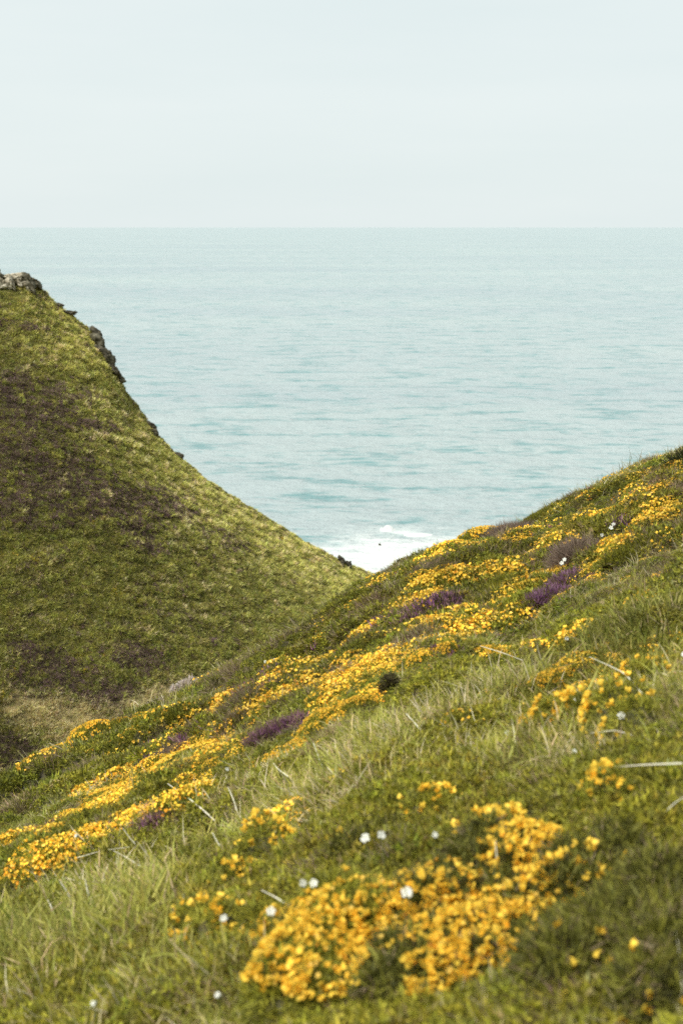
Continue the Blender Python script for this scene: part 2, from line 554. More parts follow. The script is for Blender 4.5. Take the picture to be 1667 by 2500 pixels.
def petals(r_, P, N, size, cols, npet=3):
    """small cupped pea flowers: three broad petals each"""
    n = len(P)
    V, F, C = [], [], []
    sz = size * r_.uniform(0.75, 1.25, (n, 1))
    d = N + 0.45 * r_.standard_normal((n, 3)); d /= np.linalg.norm(d, axis=1, keepdims=True)
    s0 = np.cross(d, r_.standard_normal((n, 3))); s0 /= np.linalg.norm(s0, axis=1, keepdims=True)
    u0 = np.cross(d, s0)
    sh = np.array([c[1] for c in cols], float); sh /= sh.sum()
    cc = np.array([c[0] for c in cols])[r_.choice(len(cols), n, p=sh)] * cj(r_, 1, n, 0.1, 0.04)
    for m in range(npet):
        a = 2 * math.pi * m / npet
        o = s0 * math.cos(a) + u0 * math.sin(a)
        w = -s0 * math.sin(a) + u0 * math.cos(a)
        b = P - d * sz * 0.25
        t = P + o * sz * 0.62 + d * sz * 0.38
        V.append(np.stack([b, P + o * sz * 0.3 + w * sz * 0.42 + d * sz * 0.22, t, P + o * sz * 0.3 - w * sz * 0.42 + d * sz * 0.22], 1))
    V = np.stack(V, 1).reshape(-1, 3)
    F = np.arange(4 * n * npet).reshape(-1, 4)
    F = np.concatenate([F[:, [0, 1, 2]], F[:, [0, 2, 3]]])
    return V, F, np.clip(np.repeat(cc, 4 * npet, 0), 0.004, 0.95)


def join(*parts):
    V, F, C, o = [], [], [], 0
    for v, f, c in parts:
        V.append(v); F.append(f + o); C.append(c); o += len(v)
    return np.concatenate(V), np.concatenate(F), np.concatenate(C)


class Mound:
    """low lumpy cushion of a shrub as a height function"""
    def __init__(self, r_, rx, ry, h, nl):
        self.rx, self.ry, self.h = rx, ry, h
        self.l = [(0.0, 0.0, 0.78, 1.0)]
        for k in range(nl):
            a = r_.uniform(0, 2 * math.pi); d = r_.uniform(0.25, 0.72)
            self.l.append((d * math.cos(a), d * math.sin(a), r_.uniform(0.28, 0.55), r_.uniform(0.6, 1.15)))

    def z(self, x, y):
        a, b = x / self.rx, y / self.ry
        z = np.full(np.shape(a), -0.12)
        for (cx, cy, r, hh) in self.l:
            d2 = ((a - cx) ** 2 + (b - cy) ** 2) / r ** 2
            z = np.maximum(z, hh * np.sqrt(np.clip(1 - d2, 0, 1)) - 0.12)
        return z * self.h

    def pts(self, r_, n):
        P = r_.uniform(-1, 1, (n * 6, 2)) * (self.rx * 1.05, self.ry * 1.05)
        z = self.z(P[:, 0], P[:, 1])
        P, z = P[z > -0.02 * self.h], z[z > -0.02 * self.h]
        e = self.rx * 0.04
        gx = (self.z(P[:, 0] + e, P[:, 1]) - self.z(P[:, 0] - e, P[:, 1])) / (2 * e)
        gy = (self.z(P[:, 0], P[:, 1] + e) - self.z(P[:, 0], P[:, 1] - e)) / (2 * e)
        N = np.stack([-np.clip(gx, -3, 3), -np.clip(gy, -3, 3), np.ones(len(P))], -1)
        st = np.linalg.norm(N, axis=1, keepdims=True)
        N /= st
        k = np.where(r_.uniform(0, 1, len(P)) < np.minimum(st[:, 0], 3.0) / 3.0)[0]      # even cover on the flanks
        if len(k) < n:
            k = np.arange(len(P))
        k = k[:n]
        return np.concatenate([P, z[:, None]], 1)[k], N[k]

    def core(self, r_, col, k=22, f=0.82):  # dark inner shell, added to block light between the spines
        g = np.linspace(-1, 1, k)
        X, Y = np.meshgrid(g * self.rx, g * self.ry)
        Z = self.z(X, Y) * f - 0.004
        Z = np.where(Z < 0.0, -0.25 * self.h - 0.03, Z)
        q = grid_faces(k, k)
        F = np.concatenate([q[:, [0, 1, 2]], q[:, [0, 2, 3]]])
        V = np.stack([X, Y, Z], -1).reshape(-1, 3)
        return V, F, cj(r_, col, k * k, 0.2)


GREEN = (0.235, 0.23, 0.022); GREEN2 = (0.34, 0.325, 0.035); GREEN3 = (0.13, 0.13, 0.02); BROWN = (0.10, 0.075, 0.045)
YEL = (0.96, 0.66, 0.08); YEL2 = (0.94, 0.57, 0.055); ORA = (0.72, 0.34, 0.03); PALEY = (0.88, 0.61, 0.13)
PUR = (0.19, 0.07, 0.20); PUR2 = (0.26, 0.10, 0.24); PINK = (0.40, 0.22, 0.26); DKRED = (0.09, 0.04, 0.035)
STRAW = (0.52, 0.43, 0.23); STRAW2 = (0.40, 0.31, 0.15); PALE = (0.62, 0.56, 0.38)
GR = (0.30, 0.305, 0.045); GR2 = (0.42, 0.41, 0.10); GR3 = (0.18, 0.19, 0.03)

# ------------------------------------------------------------------ scattering of uncountable growth (kind = stuff)
def proto_collection(name, meshes):
    c = bpy.data.collections.new(name)
    for k, me in enumerate(meshes):
        o = bpy.data.objects.new('%s_%02d' % (name, k), me)
        c.objects.link(o)
    return c


def scatter(name, P, E, scl, idx, tint, hue, coll, label, cat):
    me = bpy.data.meshes.new(name)
    P = np.ascontiguousarray(P, np.float32).copy()
    P[:, 2] += H
    me.vertices.add(len(P)); me.vertices.foreach_set('co', P.ravel())
    for an, ty, key, dat in (('rot', 'FLOAT_VECTOR', 'vector', E), ('scl', 'FLOAT', 'value', scl), ('tint', 'FLOAT', 'value', tint), ('hue', 'FLOAT', 'value', hue), ('idx', 'INT', 'value', idx)):
        a = me.attributes.new(an, ty, 'POINT')
        a.data.foreach_set(key, np.ascontiguousarray(dat, np.int32 if ty == 'INT' else np.float32).ravel())
    o = link(name, me, label=label, cat=cat, kind='stuff')
    ng = bpy.data.node_groups.new(name, 'GeometryNodeTree')
    ng.interface.new_socket('Geometry', in_out='INPUT', socket_type='NodeSocketGeometry')
    ng.interface.new_socket('Geometry', in_out='OUTPUT', socket_type='NodeSocketGeometry')
    n, l = ng.nodes, ng.links
    gi, go = n.new('NodeGroupInput'), n.new('NodeGroupOutput')
    ci = n.new('GeometryNodeCollectionInfo')
    ci.inputs['Collection'].default_value = coll
    ci.inputs['Separate Children'].default_value = True
    ci.inputs['Reset Children'].default_value = True
    ip = n.new('GeometryNodeInstanceOnPoints')
    ip.inputs['Pick Instance'].default_value = True

    def attr(nm, ty):
        a = n.new('GeometryNodeInputNamedAttribute'); a.data_type = ty; a.inputs['Name'].default_value = nm
        return a.outputs['Attribute']
    e2r = n.new('FunctionNodeEulerToRotation')
    l.new(attr('rot', 'FLOAT_VECTOR'), e2r.inputs[0])
    l.new(gi.outputs[0], ip.inputs['Points']); l.new(ci.outputs[0], ip.inputs['Instance'])
    l.new(attr('idx', 'INT'), ip.inputs['Instance Index']); l.new(e2r.outputs[0], ip.inputs['Rotation'])
    l.new(attr('scl', 'FLOAT'), ip.inputs['Scale']); l.new(ip.outputs[0], go.inputs[0])
    md = o.modifiers.new('scatter', 'NODES'); md.node_group = ng
    return o


def tuft_set(name, count, mat, fn):
    ms = []
    for k in range(count):
        r_ = np.random.default_rng(hash(name) % 1000 + k if False else 1000 + 31 * len(name) + k)
        v, f, c = fn(r_, k)
        ms.append(mesh_np('%s_%02d' % (name, k), v, f, mat, c))
    return proto_collection(name, ms)


def heath_tuft(r_, n, rad, h, cols, k=5, lo=0.008, hi=0.02, wid=0.0055, spread=0.9):
    m = Mound(r_, rad, rad, h, 3)
    P, N = m.pts(r_, n)
    core = m.core(r_, (0.07, 0.06, 0.025), 9, 0.75)
    return join(core, spines(r_, P, N, k, lo, hi, wid, spread, cols))


C_GRASS = tuft_set('green_grass_tuft', 6, M_GRASS_I, lambda r_, k: blades(r_, 44, 0.085, 0.025, 0.085, 0.0036, 0.75, [(GR, 4), (GR2, 2.2), (GR3, 3.5), (STRAW, 0.9)], 0.8))
C_STRAW = tuft_set('straw_grass_tuft', 6, M_GRASS_I, lambda r_, k: blades(r_, 40, 0.085, 0.03, 0.10, 0.003, 1.15, [(STRAW, 3), (PALE, 2), (GR, 3.5), (STRAW2, 2.5), (GR3, 2)], 0.9))
C_HEATH = tuft_set('heath_tuft', 6, M_SHRUB_I, lambda r_, k: heath_tuft(r_, 130, 0.09, 0.055, [(GREEN, 4), (GREEN2, 4), (GREEN3, 4)] if k < 4 else [(GREEN, 3), (GREEN3, 3), ((0.30, 0.26, 0.10), 2)]))
C_DEAD = tuft_set('dead_heather_tuft', 4, M_SHRUB_I, lambda r_, k: heath_tuft(r_, 150, 0.09, 0.04, [((0.15, 0.11, 0.06), 4), ((0.24, 0.18, 0.11), 3), ((0.34, 0.27, 0.18), 2), (GREEN, 2)], 4, 0.02, 0.05, 0.0025, 0.6))


def flowered(r_, k):
    m = Mound(r_, 0.09, 0.08, 0.045, 3)
    P, N = m.pts(r_, 150)
    q, qn = m.pts(r_, 80 if k % 2 else 36)
    q = q + qn * 0.022
    return join(m.core(r_, (0.07, 0.06, 0.025), 9, 0.75), spines(r_, P, N, 5, 0.012, 0.03, 0.0035, 0.75, [(GREEN, 3), (GREEN2, 3), (GREEN3, 2)]),
                petals(r_, q, qn, 0.0098, [(YEL, 5), (YEL2, 3), (ORA, 1), (PALEY, 1.5)]))


def heathery(r_, k):
    m = Mound(r_, 0.08, 0.07, 0.035, 3)
    P, N = m.pts(r_, 120)
    return join(m.core(r_, (0.07, 0.05, 0.03), 9, 0.75), spines(r_, P, N + (0, 0, 0.6), 4, 0.012, 0.03, 0.005, 0.5, [(PUR, 2), (PUR2, 1.5), (PINK, 2.5), (BROWN, 3), (GREEN, 2)]))


C_FLOW = tuft_set('flowering_tuft', 6, M_SHRUB_I, flowered)
C_HEATHER = tuft_set('heather_tuft', 4, M_SHRUB_I, heathery)

YPOLY = [(667 + 0.6378 * a, 1900 + 0.6378 * b) for a, b in ((20, 830), (-140, 740), (-170, 600), (0, 540), (200, 430), (340, 335), (480, 335), (620, 350), (830, 250), (880, 190), (1010, 130), (1120, 230), (1290, 290), (1330, 380),
          (1290, 480), (1300, 600), (1150, 640), (1060, 680), (1040, 700), (900, 790), (700, 860), (540, 880), (510, 660), (400, 690), (350, 840), (150, 850))]


def in_poly(u, v, poly):
    c = np.zeros(np.shape(u), bool)
    for (x0, y0), (x1, y1) in zip(poly, poly[1:] + poly[:1]):
        c ^= ((y0 > v) != (y1 > v)) & (u < (x1 - x0) * (v - y0) / (y1 - y0 + 1e-9) + x0)
    return c


# -------- gorse bands of the near slope, traced on the photograph: (points, half width px, density, phrase)
BANDS = [
    ([(16, 2082), (58, 2056), (96, 2037)], 9, 1.0, 'thin flower band at the left edge of the slope'),
    ([(69, 2136), (133, 2108), (186, 2093), (255, 2072), (298, 2051), (345, 2019), (404, 1987), (462, 1960), (510, 1934)], 17, 1.0, 'long flower band just above the pale stalks'),
    ([(154, 2017), (186, 1997), (228, 1968), (282, 1950), (329, 1923), (372, 1897), (425, 1865), (478, 1838), (531, 1827), (563, 1813)], 20, 1.0, 'broadest flower band on the left half of the slope'),
    ([(234, 2000), (276, 1987), (319, 1971)], 17, 1.0, 'bulge under the broadest flower band'),
    ([(120, 2052), (165, 2035), (215, 2016)], 10, 0.9, 'narrow flower strip under the broadest band'),
    ([(664, 1865), (701, 1843), (744, 1817), (770, 1785), (808, 1758), (845, 1738), (880, 1726), (915, 1705), (948, 1690)], 14, 1.0, 'bright flower band in the middle of the slope'),
    ([(149, 1838), (186, 1812), (223, 1790), (276, 1774)], 10, 0.8, 'flower cushion on the brow before the tan grass'),
    ([(300, 1765), (330, 1757), (410, 1755)], 6, 0.5, 'short flower strip just inside the left brow'),
    ([(425, 1801), (468, 1780), (505, 1764)], 7, 0.5, 'orange flower strip among dark heather'),
    ([(540, 1765), (574, 1742), (606, 1721), (640, 1703)], 8, 0.8, 'flower strip below the brown heather on the left'),
    ([(478, 1884), (510, 1875), (542, 1862), (580, 1850)], 8, 0.7, 'flower strip under the broadest band by white flowers'),
    ([(462, 1916), (499, 1902), (520, 1896)], 8, 0.8, 'small flower patch above the long band'),
    ([(665, 1690), (706, 1661), (749, 1640), (775, 1650), (800, 1640)], 11, 0.9, 'flower strip rising left of the orange patch'),
    ([(640, 1752), (690, 1722), (735, 1708), (780, 1690)], 12, 0.9, 'flower strip above the small purple heather'),
    ([(745, 1668), (775, 1658), (800, 1650)], 8, 0.35, 'rust orange gorse patch in the middle of the slope'),
    ([(790, 1625), (830, 1605), (880, 1590), (915, 1560), (950, 1535), (990, 1524)], 10, 0.95, 'flower band rising to the purple strip'),
    ([(830, 1690), (885, 1675), (920, 1650), (950, 1636), (985, 1634)], 15, 0.9, 'wide flower patch left of the dark seedhead bush'),
    ([(860, 1588), (905, 1560), (960, 1545)], 6, 0.5, 'thin strip under the pale grass of the brow'),
    ([(947, 1500), (985, 1480), (1008, 1462), (1040, 1452), (1082, 1445), (1125, 1430)], 11, 0.95, 'bright flower band below the valley notch'),
    ([(1000, 1510), (1045, 1492), (1080, 1480)], 8, 0.7, 'flower strip under the bright notch band'),
    ([(1030, 1608), (1082, 1583), (1132, 1562), (1185, 1537)], 11, 0.85, 'flower band below the dark red heather'),
    ([(1040, 1560), (1085, 1540), (1110, 1525), (1160, 1512)], 8, 0.7, 'flower strip right of the purple strip'),
    ([(1070, 1367), (1100, 1358), (1135, 1350)], 7, 0.7, 'flower strip close under the notch brow'),
    ([(1068, 1420), (1100, 1405), (1150, 1398)], 6, 0.6, 'flower line under the notch brow'),
    ([(1156, 1421), (1193, 1417)], 8, 0.6, 'small flower patch beside pale grass'),
    ([(1180, 1308), (1206, 1302)], 8, 0.8, 'small flower patch on the brow'),
    ([(1248, 1322), (1275, 1312), (1300, 1302)], 8, 0.9, 'orange flower patch beside the brown brow grass'),
    ([(1218, 1427), (1255, 1405), (1292, 1373), (1335, 1355), (1372, 1340)], 15, 1.0, 'bright flower band left of the dead brown bush'),
    ([(1255, 1470), (1290, 1450), (1312, 1432)], 14, 0.95, 'flower patch left of the purple heather'),
    ([(1320, 1412), (1372, 1396), (1409, 1377), (1440, 1368)], 9, 0.9, 'flower strip above the purple heather'),
    ([(1428, 1441), (1471, 1402), (1502, 1377), (1532, 1350)], 14, 1.0, 'bright flower band right of the purple heather'),
    ([(1400, 1455), (1440, 1440), (1475, 1425)], 12, 0.6, 'loose flower patch under the purple heather'),
    ([(1372, 1302), (1405, 1293), (1440, 1285), (1480, 1278), (1514, 1266)], 7, 0.8, 'thin flower line crossing the upper slope'),
    ([(1563, 1303), (1613, 1300), (1640, 1285), (1667, 1275)], 10, 0.95, 'flower strip over the dark green cushion'),
    ([(1588, 1268), (1615, 1255), (1645, 1245)], 8, 0.9, 'flower strip on the upper right slope'),
    ([(1490, 1255), (1560, 1222), (1610, 1200), (1660, 1185)], 7, 0.45, 'sparse flower line high on the right'),
    ([(1480, 1185), (1551, 1160), (1594, 1143), (1640, 1125)], 6, 0.6, 'flower line just under the right brow'),
    ([(1345, 1670), (1370, 1650), (1400, 1630), (1420, 1615)], 16, 0.9, 'orange-yellow sprays right of the long green grass'),
    ([(1400, 1580), (1440, 1562)], 10, 0.7, 'small flower patch near a white blossom'),
    ([(1410, 1725), (1440, 1708), (1470, 1700), (1530, 1716)], 13, 0.8, 'flower patch over a dark cushion on the right'),
    ([(1580, 1640), (1610, 1625), (1650, 1600)], 13, 0.7, 'flower patch at the right edge'),
    ([(1560, 1735), (1620, 1745), (1650, 1730)], 14, 0.4, 'sparse flowers at the right edge'),
    ([(1190, 1605), (1215, 1600), (1240, 1610)], 10, 0.5, 'small loose flower patch in grass'),
    ([(1355, 1762), (1375, 1752)], 10, 0.6, 'tiny flower patch beneath a white blossom'),
    ([(1505, 1915), (1545, 1900), (1590, 1905)], 12, 0.4, 'few blossoms under the fallen pale stalk'),
    ([(1070, 1965), (1090, 1945), (1130, 1940)], 13, 0.5, 'few blossoms above the dark cushion'),
    ([(660, 2050), (690, 2030), (720, 2015), (750, 2025)], 24, 0.9, 'yellow cushion left of the dark green cushion'),
    ([(535, 2237), (563, 2199), (584, 2150), (605, 2115), (640, 2165), (690, 2160)], 24, 0.7, 'straggling yellow bush left of the largest bush'),
    ([(1230, 2030), (1275, 2005), (1310, 1990)], 18, 0.7, 'yellow spray behind the largest bush'),
]

# -------- growth zones of the near slope (photograph pixels: x, y, rx, ry, tilt)
Z_STRAW = [(600, 1960, 150, 60, 25), (170, 2150, 180, 40, 20), (1080, 1780, 200, 70, 25), (1560, 1400, 130, 50, 25), (1400, 1480, 70, 50, 20), (1330, 1520, 50, 40, 20), (1190, 1350, 60, 30, 25),
           (1560, 1225, 130, 16, 25), (1400, 1272, 130, 16, 22), (640, 1640, 130, 14, 30), (1250, 1300, 90, 18, 15), (450, 1700, 80, 14, 25), (1000, 1400, 60, 12, 30), (960, 1440, 90, 14, 30), (180, 1960, 120, 20, 25),
           (1500, 1850, 160, 60, 15), (330, 2170, 140, 50, 15), (60, 2080, 70, 25, 20), (1150, 1440, 60, 25, 25), (830, 1960, 160, 50, 20), (50, 1900, 90, 16, 25)]
Z_GREEN = [(1580, 1540, 160, 90, 20), (1350, 1850, 200, 80, 20), (250, 2330, 330, 130, 10), (1000, 1850, 250, 80, 20), (500, 2420, 500, 80, 0), (300, 1850, 300, 60, 25), (100, 1930, 160, 60, 25), (1250, 1700, 200, 60, 20), (1150, 1950, 250, 50, 10), (300, 2230, 200, 60, 10)]
Z_DARK = [(950, 1990, 170, 50, 20), (1080, 1945, 90, 40, 20), (1290, 1490, 70, 40, 20), (1450, 1770, 80, 50, 30), (1600, 1340, 90, 35, 30), (1500, 1215, 60, 12, 20), (1480, 1255, 80, 14, 20), (480, 2110, 90, 40, 15), (1060, 1760, 60, 25, 20), (1330, 1210, 60, 10, 20), (800, 1560, 80, 16, 30), (700, 1600, 60, 16, 30), (330, 1960, 40, 14, 25),
          (1560, 2150, 200, 250, 0), (760, 2030, 60, 40, 20), (1240, 1450, 20, 40, 0), (80, 2210, 120, 40, 15), (1000, 1700, 120, 18, 25), (1640, 1300, 60, 30, 20)]
Z_DEAD = [(680, 1590, 50, 12, 35), (590, 1650, 70, 14, 35), (450, 1825, 50, 16, 35), (560, 1760, 90, 14, 28), (1290, 1405, 40, 12, 30), (1120, 1300, 10, 10, 0), (1240, 1300, 45, 14, 15), (1560, 1400, 120, 40, 25), (820, 1790, 60, 16, 25), (120, 2040, 50, 12, 30), (1020, 1590, 40, 14, 30), (1430, 1205, 50, 10, 25), (1560, 1235, 80, 12, 25), (880, 1540, 90, 12, 30), (1100, 1290, 20, 10, 10), (40, 2260, 80, 50, 5), (620, 1800, 90, 14, 25)]
Z_HEATHER = [(1050, 1505, 60, 12, 25), (1130, 1455, 50, 10, 20), (690, 1785, 50, 16, 15), (640, 1710, 50, 12, 30), (520, 1790, 60, 10, 30), (960, 1535, 40, 8, 25), (400, 1850, 30, 10, 30), (380, 2035, 60, 16, 25), (830, 1780, 40, 10, 25), (1000, 1470, 30, 8, 20), (1100, 1590, 30, 10, 20)]

N_C = 125000
lr = rng.uniform(math.log(1.0), math.log(34), N_C)
R_ = np.exp(lr)
AZ = np.where(rng.uniform(0, 1, N_C) < 0.72, rng.uniform(-0.31, 0.31, N_C), rng.uniform(-0.7, 0.7, N_C))
keep = rng.uniform(0, 1, N_C) < np.minimum(1, (R_ / 3.6) ** 2 * 0.9 + 0.03)      # cap the density close up
RS_ = np.interp(AZ, np.radians([-60, -14, 0, 14, 60]), [9, 10, 12.5, 17, 18])
keep &= ~((R_ > 1.3 * RS_) & (rng.uniform(0, 1, N_C) < 0.8))
R_, AZ = R_[keep], AZ[keep]
X, Y = R_ * np.sin(AZ), R_ * np.cos(AZ)
Z = near_z(X, Y)
U, V = proj(X, Y, Z)
NN = near_n(X, Y)
p_, q_ = X * 0.85 + Y * 0.53, -X * 0.53 + Y * 0.85
streak = fbm(p_ * 0.7, q_ * 2.4, 41, 3)
patchy = fbm(X * 1.6, Y * 1.6, 43, 3)
band_m = np.zeros(len(X))
for pts, hw, dens, _ in BANDS:
    d = polyd(U, V, pts)
    band_m = np.maximum(band_m, dens * sstep(hw * 1.25, hw * 0.55, d))
core_m = np.zeros(len(X))
for pts, hw, dens, _ in BANDS:
    core_m = np.maximum(core_m, (polyd(U, V, pts) < hw * 0.75) * 1.0)
midzone = sstep(2150, 1950, V) * sstep(380, 600, U)
farther = sstep(5.0, 7.5, R_)
wS = 0.35 * sstep(0.48, 0.66, patchy) + 1.1 * blobs(U, V, Z_STRAW)
wG = 0.35 + 0.75 * blobs(U, V, Z_GREEN) + 0.5 * sstep(0.5, 0.3, streak)
wH = 0.75 + 2.4 * blobs(U, V, Z_DARK) + 0.7 * sstep(0.48, 0.62, streak)
wD = 0.06 + 0.25 * midzone * farther * sstep(0.5, 0.62, fbm(p_ * 1.0, q_ * 2.6, 60, 2)) + 0.22 * farther * sstep(0.55, 0.7, 1 - patchy) + 1.8 * blobs(U, V, Z_DEAD)
wF = (0.6 * midzone * sstep(0.48, 0.62, streak) + 2.4 * band_m + 0.02) * sstep(3.4, 6.5, R_)
wP = 0.3 * midzone * farther * sstep(0.5, 0.62, fbm(p_ * 1.1, q_ * 3.0, 59, 2)) + 2.6 * blobs(U, V, Z_HEATHER)
brow = sstep(60, 10, V - np.interp(U, SIL[:, 0], SIL[:, 1]))
wS += 0.9 * brow; wG += 0.5 * brow; wF *= 1 - 0.6 * brow
W = np.stack([wG, wS, wH, wD, wF, wP], 1)
W[:, :4] *= (1 - 0.88 * np.minimum(1, band_m * 1.3))[:, None]
W /= W.sum(1, keepdims=True)
pick = (W.cumsum(1) < rng.uniform(0, 1, len(X))[:, None]).sum(1)
under = (in_poly(U, V, YPOLY) | in_poly(U, V, [(1250, 2100), (1667, 2000), (1800, 2400), (1230, 2400)])) & (R_ < 4)
pick[under & (rng.uniform(0, 1, len(X)) < np.where(in_poly(U, V, YPOLY), 0.85, 0.5))] = 9
bare = blobs(U, V, [(1375, 1432, 100, 24, 37), (1018, 1578, 50, 14, 25), (455, 1680, 40, 14, 25)])
pick[(R_ < 6) & (band_m > 0.3) & (pick < 4) & (rng.uniform(0, 1, len(X)) < 0.75)] = 9
pick[(bare > 0.4) & (rng.uniform(0, 1, len(X)) < 0.85)] = 9
upn = NN * 0.55 + np.array([0, 0, 0.45]); upn /= np.linalg.norm(upn, axis=1, keepdims=True)
gn = NN * 0.25 + np.array([0, 0, 0.75]) + rng.normal(0, 0.24, NN.shape) + np.array([-0.12, -0.05, 0]); gn /= np.linalg.norm(gn, axis=1, keepdims=True)
PHI = rng.uniform(0, 2 * math.pi, len(X))
EU, EG = frames(upn, PHI), frames(gn, PHI)
big = 1 + 0.3 * sstep(6, 14, R_) - 0.0
tall = 0.48 + 0.75 * fbm(X * 1.3, Y * 1.3, 47, 3) ** 1.5 + 0.7 * brow * vnoise(X * 1.5, Y * 1.5, 49) + 0.25 * sstep(2120, 2260, V) * sstep(700, 450, U) + 0.3 * sstep(8, 4, R_) * blobs(U, V, Z_GREEN + Z_STRAW[:6])
tintv = np.clip(0.42 + 0.12 * (1 - farther) + 1.05 * fbm(p_ * 0.9, q_ * 2.0, 51, 3) + rng.normal(0, 0.14, len(X)), 0.45, 1.6)
huev = np.clip(0.5 + rng.normal(0, 0.012, len(X)) + 0.03 * (fbm(X * 0.5, Y * 0.5, 53, 2) - 0.5), 0.45, 0.55)
PP = np.stack([X, Y, Z], 1)
for k, (nm, coll, nv_, eu, lab, cat, sc) in enumerate([
        ('green_grass', C_GRASS, 6, EG, 'short green grass growing between the flowers of the near slope', 'grass', 0.95),
        ('straw_grass', C_STRAW, 6, EG, 'bleached straw-coloured grass tufts on the near slope', 'grass', 0.9),
        ('heath_cover', C_HEATH, 6, EU, 'low dark green spiny ground cover of the near slope', 'ground cover', 1.0),
        ('dead_heather', C_DEAD, 4, EU, 'brown withered heather litter on the near slope', 'ground cover', 1.0),
        ('flowering_cover', C_FLOW, 6, EU, 'loose yellow-flowered ground cover around the gorse cushions', 'ground cover', 1.0),
        ('heather_cover', C_HEATHER, 4, EU, 'faded mauve heather scattered between the yellow bands', 'ground cover', 1.0)]):
    s = pick == k
    if k < 2:
        tintv[s] *= np.where(R_[s] < 9, 0.84, 0.95)
    if k == 4:
        huev[s] = 0.5 + rng.normal(0, 0.003, s.sum())
    sz = sc * rng.uniform(0.6, 1.3, s.sum()) * (big[s] * tall[s] if k < 2 else 0.45 + (0.5 + 0.45 * farther[s]) * sstep(0.38, 0.62, fbm(p_[s] * 1.6, q_[s] * 3.6, 57, 2)))
    scatter(nm, PP[s], eu[s], sz, rng.integers(0, nv_, s.sum()), tintv[s], huev[s], coll, lab, cat)

# ------------------------------------------------------------------ growth of the far slope
FGR = (0.43, 0.42, 0.10); FGR2 = (0.55, 0.53, 0.19); FGR3 = (0.28, 0.28, 0.065)
C_FGRASS = tuft_set('far_grass_tuft', 5, M_GRASS_I, lambda r_, k: blades(r_, 30, 0.3, 0.2, 0.5, 0.05, 0.75, [(FGR, 4), (FGR2, 3), (FGR3, 3), (STRAW2, 1.2)], 0.8, 2))
C_FSTRAW = tuft_set('far_straw_tuft', 4, M_GRASS_I, lambda r_, k: blades(r_, 60, 0.3, 0.25, 0.55, 0.045, 0.5, [(STRAW, 5), (PALE, 3), (STRAW2, 3), (FGR2, 1.5)], 0.7, 2))
C_FSHRUB = tuft_set('far_shrub_clump', 5, M_SHRUB_I, lambda r_, k: heath_tuft(r_, 80, 0.36, 0.24, [((0.205, 0.21, 0.04), 4), ((0.31, 0.31, 0.055), 4), ((0.14, 0.14, 0.035), 4), ((0.28, 0.25, 0.14), 2.5)], 4, 0.07, 0.17, 0.04, 0.75))
C_FHEATH = tuft_set('far_heather_clump', 4, M_SHRUB_I, lambda r_, k: heath_tuft(r_, 80, 0.36, 0.22, [((0.15, 0.10, 0.10), 4), ((0.21, 0.13, 0.15), 2), ((0.15, 0.115, 0.07), 4), ((0.15, 0.15, 0.035), 3)], 4, 0.07, 0.16, 0.04, 0.7))
C_FYEL = tuft_set('far_gorse_clump', 3, M_SHRUB_I, lambda r_, k: heath_tuft(r_, 60, 0.28, 0.2, [((0.5, 0.3, 0.03), 3), (GREEN2, 3), (GREEN, 3)], 4, 0.07, 0.14, 0.03, 0.7))

A_, B_, C_, D_ = G[:-1, :-1], G[:-1, 1:], G[1:, 1:], G[1:, :-1]
area = np.linalg.norm(np.cross(C_ - A_, D_ - B_), axis=-1) / 2
cu, cv = proj(*(((A_ + C_) / 2)[..., k] for k in range(3)))
wgt = area * np.where((cu > -130) & (cu < 1100), 1.0, np.where((cu > -700) & (cu < 1100), 0.5, 0.12))
wgt *= np.clip(100.0 / np.linalg.norm((A_ + C_) / 2, axis=-1), 0.8, 1.6) ** 2
wgt[:6] *= 0.1; wgt[12 + NT + 6:] = 0
pr = (wgt / wgt.sum()).ravel()
N_F = 230000
cell = rng.choice(len(pr), N_F, p=pr)
cj_, ci_ = np.divmod(cell, NS - 1)
fa, fb = rng.uniform(0, 1, (N_F, 1)), rng.uniform(0, 1, (N_F, 1))
FP = (A_[cj_, ci_] * (1 - fa) + B_[cj_, ci_] * fa) * (1 - fb) + (D_[cj_, ci_] * (1 - fa) + C_[cj_, ci_] * fa) * fb
FNn = np.cross(B_[cj_, ci_] - A_[cj_, ci_], D_[cj_, ci_] - A_[cj_, ci_])
FNn /= np.linalg.norm(FNn, axis=1, keepdims=True)
FNn *= np.sign(FNn[:, 2:3])
FU, FV = proj(FP[:, 0], FP[:, 1], FP[:, 2])
n1 = fbm(FP[:, 0] * 0.28, FP[:, 2] * 0.5 + FP[:, 1] * 0.12, 61, 4)
n2 = fbm(FP[:, 0] * 0.9, FP[:, 2] * 1.2 + FP[:, 1] * 0.4, 63, 3)
Z_FHEATH = [(30, 960, 70, 45, -15), (60, 1020, 90, 20, -15), (40, 1130, 170, 70, -15), (170, 1190, 170, 55, -18), (300, 1210, 130, 32, -12), (60, 1240, 120, 40, -10), (150, 960, 60, 18, -10), (120, 1000, 50, 15, -10), (210, 1690, 130, 48, -15), (160, 1640, 60, 30, -15), (290, 1750, 40, 14, -10), (30, 1830, 70, 35, -10),
            (545, 1322, 46, 16, -20), (345, 1610, 50, 30, -20), (330, 1290, 50, 20, -10), (90, 1590, 60, 18, -10), (350, 1340, 40, 12, -10), (60, 800, 60, 10, -10), (230, 1040, 50, 12, -10), (420, 1240, 60, 15, -20)]
Z_FSTRAW = [(150, 1745, 130, 42, -8), (250, 1780, 130, 30, 5), (400, 1710, 110, 30, 12), (20, 1900, 60, 22, 10), (70, 1720, 40, 20, 0)]
RB = [(120, 760), (230, 880), (310, 1010), (400, 1130), (540, 1240), (700, 1330), (830, 1395), (920, 1430)]
